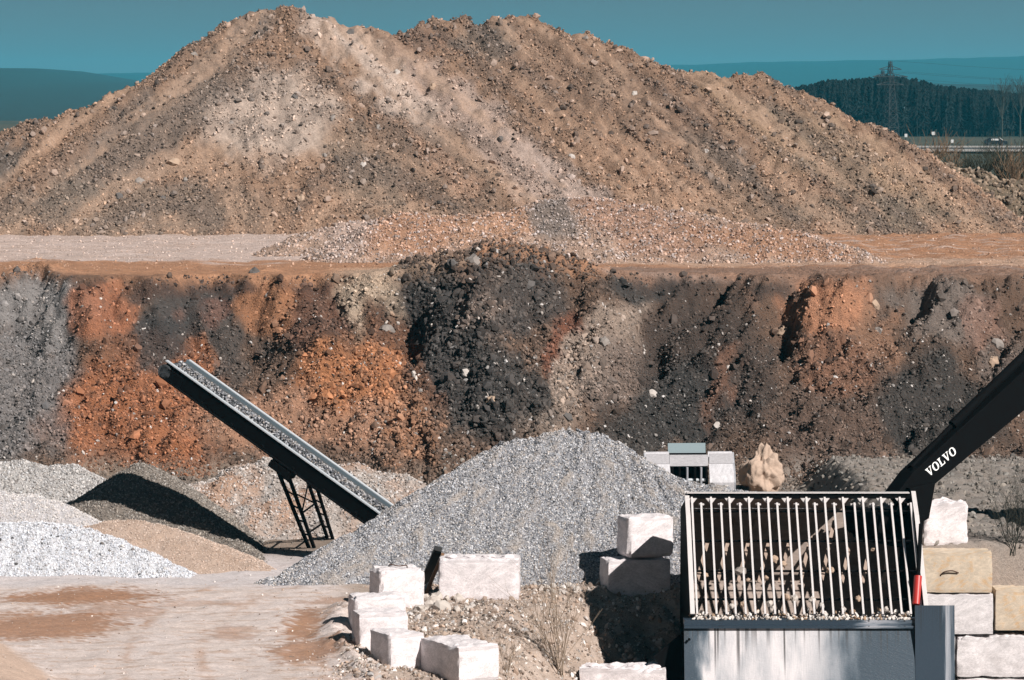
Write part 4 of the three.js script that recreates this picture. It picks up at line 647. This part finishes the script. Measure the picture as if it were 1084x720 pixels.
const lightStripeMat = new THREE.MeshStandardMaterial({ color: new THREE.Color().setRGB(0.45, 0.36, 0.29), roughness: 0.9, map: concMap });  // tan of the bars that stand for sunlight stripes
const dirtySteel = new THREE.MeshStandardMaterial({ color: new THREE.Color().setRGB(0.40, 0.34, 0.29), roughness: 0.9, map: concMap });
const HX0 = P(729, 523, 63.5).x, HX1 = P(966, 523, 63.5).x, YT = P(800, 527, 63.5).y, YB = P(800, 650, 61.5).y;
{
  const base = new THREE.Vector3((HX0 + HX1) / 2, -2.3, -62.4), root = groupAt(base), X = (x) => x - base.x, Y = (y) => y - base.y, Z = (d) => -d - base.z, V = (x, y, d) => new THREE.Vector3(X(x), Y(y), Z(d));
  const box = (x0, x1, y0, y1, d0, d1) => bx(X(x0), X(x1), Y(y0), Y(y1), Z(d0), Z(d1));
  // side walls
  for (const [x, s] of [[HX0, -1], [HX1, 1]]) {
    const s2 = new THREE.Shape(); [[65.6, 1.72], [63.75, YT - 0.06], [63.55, YT + 0.02], [63.1, YT - 0.35], [61.45, YB - 0.05], [61.45, -2.3], [65.6, -2.3]].forEach(([d, y], i) => i ? s2.lineTo(-Z(d), Y(y)) : s2.moveTo(-Z(d), Y(y)));
    const g = new THREE.ExtrudeGeometry(s2, { depth: 0.05, bevelEnabled: false }); g.rotateY(Math.PI / 2); g.translate(X(x) + (s < 0 ? -0.05 : 0), 0, 0);
    part('side_wall', g, blackPaint, root);
    const e = []; const pts = [[63.62, YT + 0.10], [63.05, YT - 0.30], [61.40, YB + 0.02]]; for (let i = 0; i < 2; i++) { const a = V(x + s * 0.03, pts[i][1], pts[i][0]), b = V(x + s * 0.03, pts[i + 1][1], pts[i + 1][0]); const L = a.distanceTo(b) + 0.02, gg = new THREE.BoxGeometry(0.085, L, 0.03); gg.applyQuaternion(new THREE.Quaternion().setFromUnitVectors(new THREE.Vector3(0, 1, 0), b.clone().sub(a).normalize())); gg.translate((a.x + b.x) / 2, (a.y + b.y) / 2, (a.z + b.z) / 2 + 0.015 + i * 0.004); e.push(gg); }
    part('edge_flange', mergeGeometries(e), barMat, root);  // pale worn strip also stands for the edge catching sun
  }
  part('top_beam', box(HX0 - 0.02, HX1 - 0.02, YT - 0.02, YT + 0.085, 63.50, 63.66), blackPaint, root);
  part('top_angle', box(HX0 - 0.04, HX1 - 0.06, YT + 0.087, YT + 0.105, 63.46, 63.62), barMat, root);
  part('back_wall', box(HX0, HX1, 0.3, 1.72, 65.55, 65.6), dirtySteel, root);
  { const a = V(0, 0.35, 65.5), b = V(0, -2.0, 62.0), L = a.distanceTo(b), g = new THREE.BoxGeometry(HX1 - HX0 - 0.02, 0.04, L); g.rotateX(Math.atan2(a.y - b.y, b.z - a.z)); g.translate(0, (a.y + b.y) / 2, (a.z + b.z) / 2); part('chute_floor', g, dirtySteel, root); }
  { const a = V(0, YT - 0.03, 63.66), b = V(0, 1.74, 65.6), L = a.distanceTo(b), xm = HX1 - 1.15, g = new THREE.BoxGeometry(xm - HX0, 0.03, L); g.rotateX(-Math.atan2(a.y - b.y, a.z - b.z)); g.translate((X(HX0) + X(xm)) / 2, (a.y + b.y) / 2, (a.z + b.z) / 2); part('added_shade_lid', g, dirtySteel, root); }  // lid added out of sight to shade the hopper interior
  // bars
  const n = 24, pitch = (HX1 - HX0 - 0.12) / (n - 1);
  const barProto = {};
  for (let i = 0; i < n; i++) {
    const x = HX0 + 0.06 + i * pitch, long = i % 2 === 0, t0 = long ? 0 : 0.05;
    const a = new THREE.Vector3(0, lerp(YT, YB, t0), -lerp(63.46, 61.5, t0)), b = new THREE.Vector3(0, YB - 0.02, -61.5), L = a.distanceTo(b);
    if (!barProto[long]) { const gs = new THREE.BoxGeometry(0.036, L, 0.07, 1, 8, 1); const q = new THREE.Quaternion().setFromUnitVectors(new THREE.Vector3(0, 1, 0), a.clone().sub(b).normalize()); gs.applyQuaternion(q); gs.translate(0, (a.y + b.y) / 2, (a.z + b.z) / 2); barProto[long] = gs.translate(0, -base.y, -base.z); }
    const m = part('screen_bar', barProto[long], barMat, root); m.position.set(X(x) + (N2(i * 3.1, 2) * 0.012), 0, N2(i * 1.7, 8) * 0.02); m.rotation.z = N2(i * 2.3, 5) * 0.004;
    if (long) { const s = new THREE.Shape(); s.moveTo(-0.10, 0); s.lineTo(0.10, 0); s.lineTo(0.022, -0.10); s.lineTo(-0.022, -0.10); part('gusset', new THREE.ExtrudeGeometry(s, { depth: 0.015, bevelEnabled: false }).translate(X(x), Y(YT + 0.0), Z(63.44)), barMat, root); }
    else part('bar_hook', bx(X(x) - 0.05, X(x) + 0.05, Y(YT - 0.13), Y(YT - 0.10), Z(63.42), Z(63.36)), barMat, root);
  }
  for (const t of [0.1, 0.36, 0.62, 0.86]) part('cross_rod', new THREE.CylinderGeometry(0.022, 0.022, HX1 - HX0, 10).rotateZ(Math.PI / 2).translate(0, Y(lerp(YT, YB, t) - 0.045), Z(lerp(63.46, 61.5, t) + 0.045)), blackPaint, root);
  // slanted tan bars added to imitate sunlight stripes inside the hopper
  for (let i = 0; i < 10; i++) part('light_stripe_bar', (() => { const a = V(HX0 + 0.15 + i * 0.40, 0.55, 63.3), b = V(HX0 + 0.60 + i * 0.40, 1.55, 65.3), g = new THREE.BoxGeometry(0.07, a.distanceTo(b), 0.02); g.applyQuaternion(new THREE.Quaternion().setFromUnitVectors(new THREE.Vector3(0, 1, 0), b.clone().sub(a).normalize())); return g.translate((a.x + b.x) / 2, (a.y + b.y) / 2, (a.z + b.z) / 2); })(), lightStripeMat, root);
  // front lip and apron
  const xl = P(724, 660, 61.3).x, xr = P(966, 660, 61.3).x, xe = P(1011, 660, 61.1).x, yl = P(800, 656, 61.3).y;
  part('front_lip', mergeGeometries([box(xl, xr + 0.12, yl - 0.10, yl, 61.22, 61.6), box(xl, xr + 0.12, yl - 0.15, yl - 0.10, 61.18, 61.24)]), plateDark, root);
  const ap = (x0, x1, y0, d0, y1, d1, th, mat, name) => { const g = new THREE.BoxGeometry(x1 - x0, 1, th), L = Math.hypot(y0 - y1, d0 - d1); g.scale(1, L, 1); g.rotateX(-Math.atan2(d0 - d1, y0 - y1)); g.translate(X((x0 + x1) / 2), Y((y0 + y1) / 2), Z((d0 + d1) / 2)); return part(name, g, mat, root); };
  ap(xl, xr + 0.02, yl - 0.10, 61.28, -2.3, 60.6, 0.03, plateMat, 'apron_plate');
  ap(xr + 0.03, xe, P(985, 641, 61.2).y, 61.2, -2.3, 60.9, 0.03, plateDark, 'end_plate');
  for (const x of [xl + 0.05, xr - 0.05]) part('leg', box(x - 0.06, x + 0.06, -2.3, -0.2, 61.5, 61.64), blackPaint, root);
  { const h = new THREE.Shape(); h.moveTo(0, 0); h.lineTo(-0.55, -0.45); h.lineTo(-0.5, -0.5); h.lineTo(0, -1.3); part('chute_wing', new THREE.ExtrudeGeometry(h, { depth: 0.04, bevelEnabled: false }).translate(X(xl - 0.02), Y(-0.16), Z(61.6)), blackPaint, root); }
  for (const [u, v] of [[730, 678], [871, 718], [956, 700]]) { const q = P(u, v, 61.0); part('bolt', new THREE.CylinderGeometry(0.025, 0.025, 0.05, 8).rotateX(Math.PI / 2).translate(X(q.x), Y(q.y), Z(61.12)), blackPaint, root); }
  // hydraulic ram at the right edge
  const ra = P(970, 640, 61.7), rb = P(972, 610, 61.9), rc = P(975, 555, 62.4), loc = (v) => v.clone().sub(base);
  const ram = part('ram_cylinder', limb(loc(ra), loc(rb), 0.075, 0.075, 16), new THREE.MeshStandardMaterial({ color: new THREE.Color().setRGB(0.42, 0.03, 0.025), roughness: 0.4 }), root);
  part('ram_rod', limb(loc(rb), loc(rc), 0.04, 0.04, 12), blackPaint, root);
  top(root, 'screening_hopper', 'steel hopper with a sloping screen of vertical bars and a worn front apron with painted-in sheen', 'hopper');
  // spilled stones on the lip
  const sp = rngOf(97), hs = root; const m = new THREE.InstancedMesh(STONES[1], stoneMat, 520);
  for (let i = 0; i < 520; i++) { const s = 0.015 + 0.035 * sp() ** 2, x = lerp(xl + 0.1, xr + 0.05, sp()), back = sp() ** 2; M4.compose(V3.set(X(x), Y(yl + s * 0.6 + 0.10 * back * sp()), Z(61.26 + 0.5 * back)), Q4.setFromEuler(E3.set(sp() * 6, sp() * 6, sp() * 6)), S3.set(s, s, s)); m.setMatrixAt(i, M4); const c = jit(sp() < 0.75 ? C(0.58, 0.53, 0.49) : C(0.3, 0.2, 0.13), sp); m.setColorAt(i, COL.setRGB(...c)); }
  m.name = 'spilled_stones'; m.userData.kind = 'stuff'; root.add(shade(m));
  // rocks caught in the screen
  [[783, 605, 0.12, 1], [820, 592, 0.09, 2], [830, 597, 0.07, 2], [879, 604, 0.09, 2], [811, 612, 0.06, 2], [792, 614, 0.05, 2], [833, 632, 0.08, 2], [841, 634, 0.09, 4], [924, 582, 0.05, 2], [747, 609, 0.06, 2], [909, 634, 0.07, 2], [860, 635, 0.07, 4], [815, 640, 0.08, 4], [775, 642, 0.07, 4], [870, 641, 0.06, 0], [786, 640, 0.06, 2], [818, 645, 0.07, 4], [938, 645, 0.06, 4], [893, 645, 0.06, 0]].forEach(([u, v, s, mt], i) => {
    const t = (v - 527) / 123, q = P(u, v, lerp(63.5, 61.52, t)); boulder(q, s, i, mt, mt === 2 ? 'orange-brown rock lodged between the hopper bars' : mt === 1 ? 'largest dark rock wedged between the hopper bars' : 'pale stone lying at the foot of the hopper bars', mt === 2 ? 'orange rocks in the hopper screen' : mt === 1 ? undefined : 'pale stones in the hopper screen', 'caught_rock', 'rock');
  });
}
// ---------------------------------------------------------------- excavator reaching in from the ramp
{
  const A = P(952, 521, 64.75), B = P(1126, 372, 66.6), f = new THREE.Vector3(A.x - B.x, 0, A.z - B.z).normalize(), reach = 6.7;
  const c = A.clone().addScaledVector(f, -reach); c.y = ground(c.x, -c.z);
  const root = groupAt(c); root.rotation.y = Math.atan2(-f.z, f.x); root.updateMatrixWorld(true);
  const a = root.worldToLocal(A.clone()), b = root.worldToLocal(B.clone());
  const prism = (pts, z0, z1) => { const s = new THREE.Shape(); pts.forEach(([x, y], i) => i ? s.lineTo(x, y) : s.moveTo(x, y)); return new THREE.ExtrudeGeometry(s, { depth: z1 - z0, bevelEnabled: true, bevelSize: 0.015, bevelThickness: 0.015, bevelSegments: 2 }).translate(0, 0, z0); };
  const dir = new THREE.Vector2(b.x - a.x, b.y - a.y), L = dir.length(); dir.normalize(); const nrm = new THREE.Vector2(-dir.y, dir.x); const up = nrm.y > 0 ? 1 : -1;
  const at = (s, n) => [a.x + dir.x * s + nrm.x * n * up, a.y + dir.y * s + nrm.y * n * up];
  const stick = part('stick', prism([at(-0.12, -0.16), at(-0.16, 0.10), at(0.35, 0.22), at(1.6, 0.27), at(L - 0.3, 0.36), at(L + 0.35, 0.42), at(L + 0.55, 0.2), at(L + 0.2, -0.34), at(L - 0.5, -0.33), at(0.7, -0.26)], -0.2, 0.2), blackPaint, root);
  const font = await new FontLoader().loadAsync('fonts/droid/droid_serif_bold.typeface.json');
  const tg = new TextGeometry('VOLVO', { font, size: 0.175, depth: 0.006, curveSegments: 4 }); tg.computeBoundingBox(); const tw = tg.boundingBox.max.x - tg.boundingBox.min.x;
  tg.translate(-tw / 2, -0.095, 0); tg.scale(0.80 / tw, 1, 1);
  const txt = new THREE.Mesh(tg, new THREE.MeshStandardMaterial({ color: 0xf4f4f2, roughness: 0.6 })); txt.name = 'lettering'; const tc = (() => { const want = P(999, 470, 65.2); let best = 0, bd = 1e9; for (let s = 0; s < L; s += 0.01) { const q = at(s, 0), w = root.localToWorld(new THREE.Vector3(q[0], q[1], -0.22)); const u = 542 + w.x * FOCAL / -w.z; if (Math.abs(u - 999) < bd) { bd = Math.abs(u - 999); best = s; } } return best; })();
  const q = at(tc, 0.03); txt.position.set(q[0], q[1], -0.217); txt.rotation.set(0, Math.PI, 0); txt.rotation.z = 0; txt.quaternion.setFromRotationMatrix(new THREE.Matrix4().makeBasis(new THREE.Vector3(dir.x, dir.y, 0), new THREE.Vector3(nrm.x * up, nrm.y * up, 0), new THREE.Vector3(0, 0, -1))); stick.add(shade(txt));
  const P3 = (s, n, z) => { const w = at(s, n); return new THREE.Vector3(w[0], w[1], z); };
  part('bucket_cylinder', mergeGeometries([limb(P3(1.75, 0.36, 0), P3(L + 0.15, 0.55, 0), 0.10, 0.10, 14), limb(P3(0.5, 0.24, 0), P3(1.78, 0.365, 0), 0.05, 0.05, 12)]), blackPaint, root);
  part('cylinder_bracket', prism([at(L - 0.15, 0.3), at(L + 0.3, 0.3), at(L + 0.25, 0.65), at(L + 0.05, 0.65)], -0.1, 0.1), blackPaint, root);
  part('bucket_link', mergeGeometries([limb(P3(0.5, 0.24, -0.12), new THREE.Vector3(a.x + 0.05, a.y - 0.38, -0.12), 0.06, 0.06, 10), limb(P3(0.5, 0.24, 0.12), new THREE.Vector3(a.x + 0.05, a.y - 0.38, 0.12), 0.06, 0.06, 10)]), blackPaint, root);
  part('tipping_link', prism([[a.x - 0.02, a.y + 0.10], [a.x - 0.60, a.y + 0.16], [a.x - 0.46, a.y - 0.50], [a.x - 0.18, a.y - 0.62]], -0.34, -0.24), blackPaint, root);
  const bp = []; for (let k = 0; k <= 14; k++) { const t = k / 14 * 3.5 - 0.3; bp.push([a.x + 0.37 + 0.55 * Math.cos(t), a.y - 0.55 - 0.60 * Math.sin(t) * 0.9 + 0.1]); }
  const inner = bp.map(([x, y]) => [a.x + 0.37 + (x - a.x - 0.37) * 0.92, a.y - 0.45 + (y - a.y + 0.45) * 0.92]).reverse();
  part('bucket', mergeGeometries([prism([...bp, ...inner], -0.55, 0.55), prism(bp, -0.58, -0.55), prism(bp, 0.55, 0.58)]), blackPaint, root);
  // boom, house, cab and tracks stand on the ramp
  const foot = [0.7, 1.75], knee = [b.x - 1.15, b.y + 0.75];
  part('boom', prism([[foot[0] - 0.2, foot[1] - 0.2], [foot[0] - 0.2, foot[1] + 0.25], [knee[0] - 0.5, knee[1] + 0.35], [knee[0] + 0.4, knee[1] + 0.55], [b.x + 0.3, b.y + 0.25], [b.x + 0.35, b.y - 0.25], [knee[0] + 0.5, knee[1] - 0.35], [knee[0] - 0.1, knee[1] - 0.45], [foot[0] + 0.3, foot[1] - 0.2]], -0.28, 0.28), blackPaint, root);
  const yellow = new THREE.MeshStandardMaterial({ color: new THREE.Color().setRGB(0.55, 0.36, 0.04), roughness: 0.45 }), glass = new THREE.MeshStandardMaterial({ color: new THREE.Color().setRGB(0.02, 0.03, 0.035), roughness: 0.1 });
  part('house', prism([[-2.6, 1.15], [1.5, 1.15], [1.5, 1.7], [0.4, 2.1], [-1.2, 2.3], [-2.6, 2.3]], -1.35, 1.35), yellow, root);
  part('counterweight', prism([[-3.1, 1.25], [-2.62, 1.2], [-2.62, 2.2], [-3.0, 2.1]], -1.3, 1.3), blackPaint, root);
  const cab = part('cab', prism([[-0.3, 1.72], [1.45, 1.72], [1.5, 2.3], [1.1, 3.1], [-0.2, 3.15], [-0.4, 2.4]], -1.3, -0.4), yellow, root); part('window', prism([[-0.15, 2.2], [1.3, 2.2], [1.05, 2.95], [-0.1, 3.0]], -1.335, -1.33), glass, cab);
  for (const z of [-1.3, 0.8]) { const s = new THREE.Shape(); s.moveTo(-1.7, 0); s.lineTo(1.7, 0); s.absarc(1.7, 0.45, 0.45, -Math.PI / 2, Math.PI / 2); s.lineTo(-1.7, 0.9); s.absarc(-1.7, 0.45, 0.45, Math.PI / 2, Math.PI * 1.5); part('track', new THREE.ExtrudeGeometry(s, { depth: 0.5, bevelEnabled: false }).translate(0, 0, z), rubber, root); }
  part('undercarriage', mergeGeometries([bx(-1.0, 1.0, 0.35, 0.85, -0.8, 0.8), new THREE.CylinderGeometry(0.7, 0.7, 0.3, 24).translate(0, 1.0, 0)].map((g) => g.toNonIndexed())), blackPaint, root);
  top(root, 'excavator', 'excavator whose black arm with white lettering reaches over the hopper', 'excavator');
}
// ---------------------------------------------------------------- single boulders that stand out
{
  const sh2 = (u, v) => hit(u, v, (x, d) => Math.max(ground(x, d), spoilH(x, d)), 100, 160);
  [[183, 170, 0.30, 2], [148, 192, 0.34, 1], [127, 207, 0.26, 3], [318, 209, 0.26, 2], [196, 190, 0.2, 1], [172, 209, 0.2, 3], [344, 164, 0.18, 1], [352, 124, 0.2, 1], [371, 127, 0.18, 0], [312, 102, 0.2, 3], [385, 173, 0.22, 0], [420, 76, 0.2, 0], [530, 147, 0.2, 3], [605, 165, 0.2, 0], [672, 99, 0.2, 0], [748, 160, 0.18, 0], [458, 91, 0.2, 2], [400, 135, 0.22, 1], [245, 130, 0.18, 1], [372, 34, 0.3, 3], [205, 57, 0.2, 1], [620, 40, 0.2, 1]].forEach(([u, v, s, m], i) => { const p = sh2(u, v); p.y -= s * 0.25; boulder(p, s * 0.85, i, m, ['mid grey boulder on the slope of the spoil heap', 'dark grey boulder on the slope of the spoil heap', 'tan boulder on the slope of the spoil heap', 'nearly black boulder on the slope of the spoil heap', 'whitish boulder on the slope of the spoil heap'][m], 'boulders on the spoil heap'); });
  [[691, 416, 0.24, 0], [494, 394, 0.2, 0], [520, 422, 0.18, 2], [440, 350, 0.2, 3], [560, 300, 0.26, 3], [480, 278, 0.28, 3], [462, 366, 0.22, 3], [530, 445, 0.2, 3], [600, 440, 0.2, 3], [640, 360, 0.2, 1], [830, 350, 0.24, 2], [925, 322, 0.22, 2], [1055, 362, 0.26, 1], [1052, 382, 0.24, 2], [930, 350, 0.2, 1], [770, 390, 0.15, 0], [930, 502, 0.26, 2], [270, 288, 0.26, 3], [760, 450, 0.18, 0], [410, 348, 0.25, 1], [500, 275, 0.3, 1]].forEach(([u, v, s, m], i) => { const p = hit(u, v, ground, 80, 110); p.y -= s * 0.25; boulder(p, s * 0.85, i + 1, m, ['mid grey boulder stuck in the quarry face', 'dark grey boulder stuck in the quarry face', 'orange-tan boulder stuck in the quarry face', 'nearly black boulder stuck in the quarry face', 'whitish boulder stuck in the quarry face'][m], 'boulders in the quarry face'); });
}
renderer.render(scene, camera);
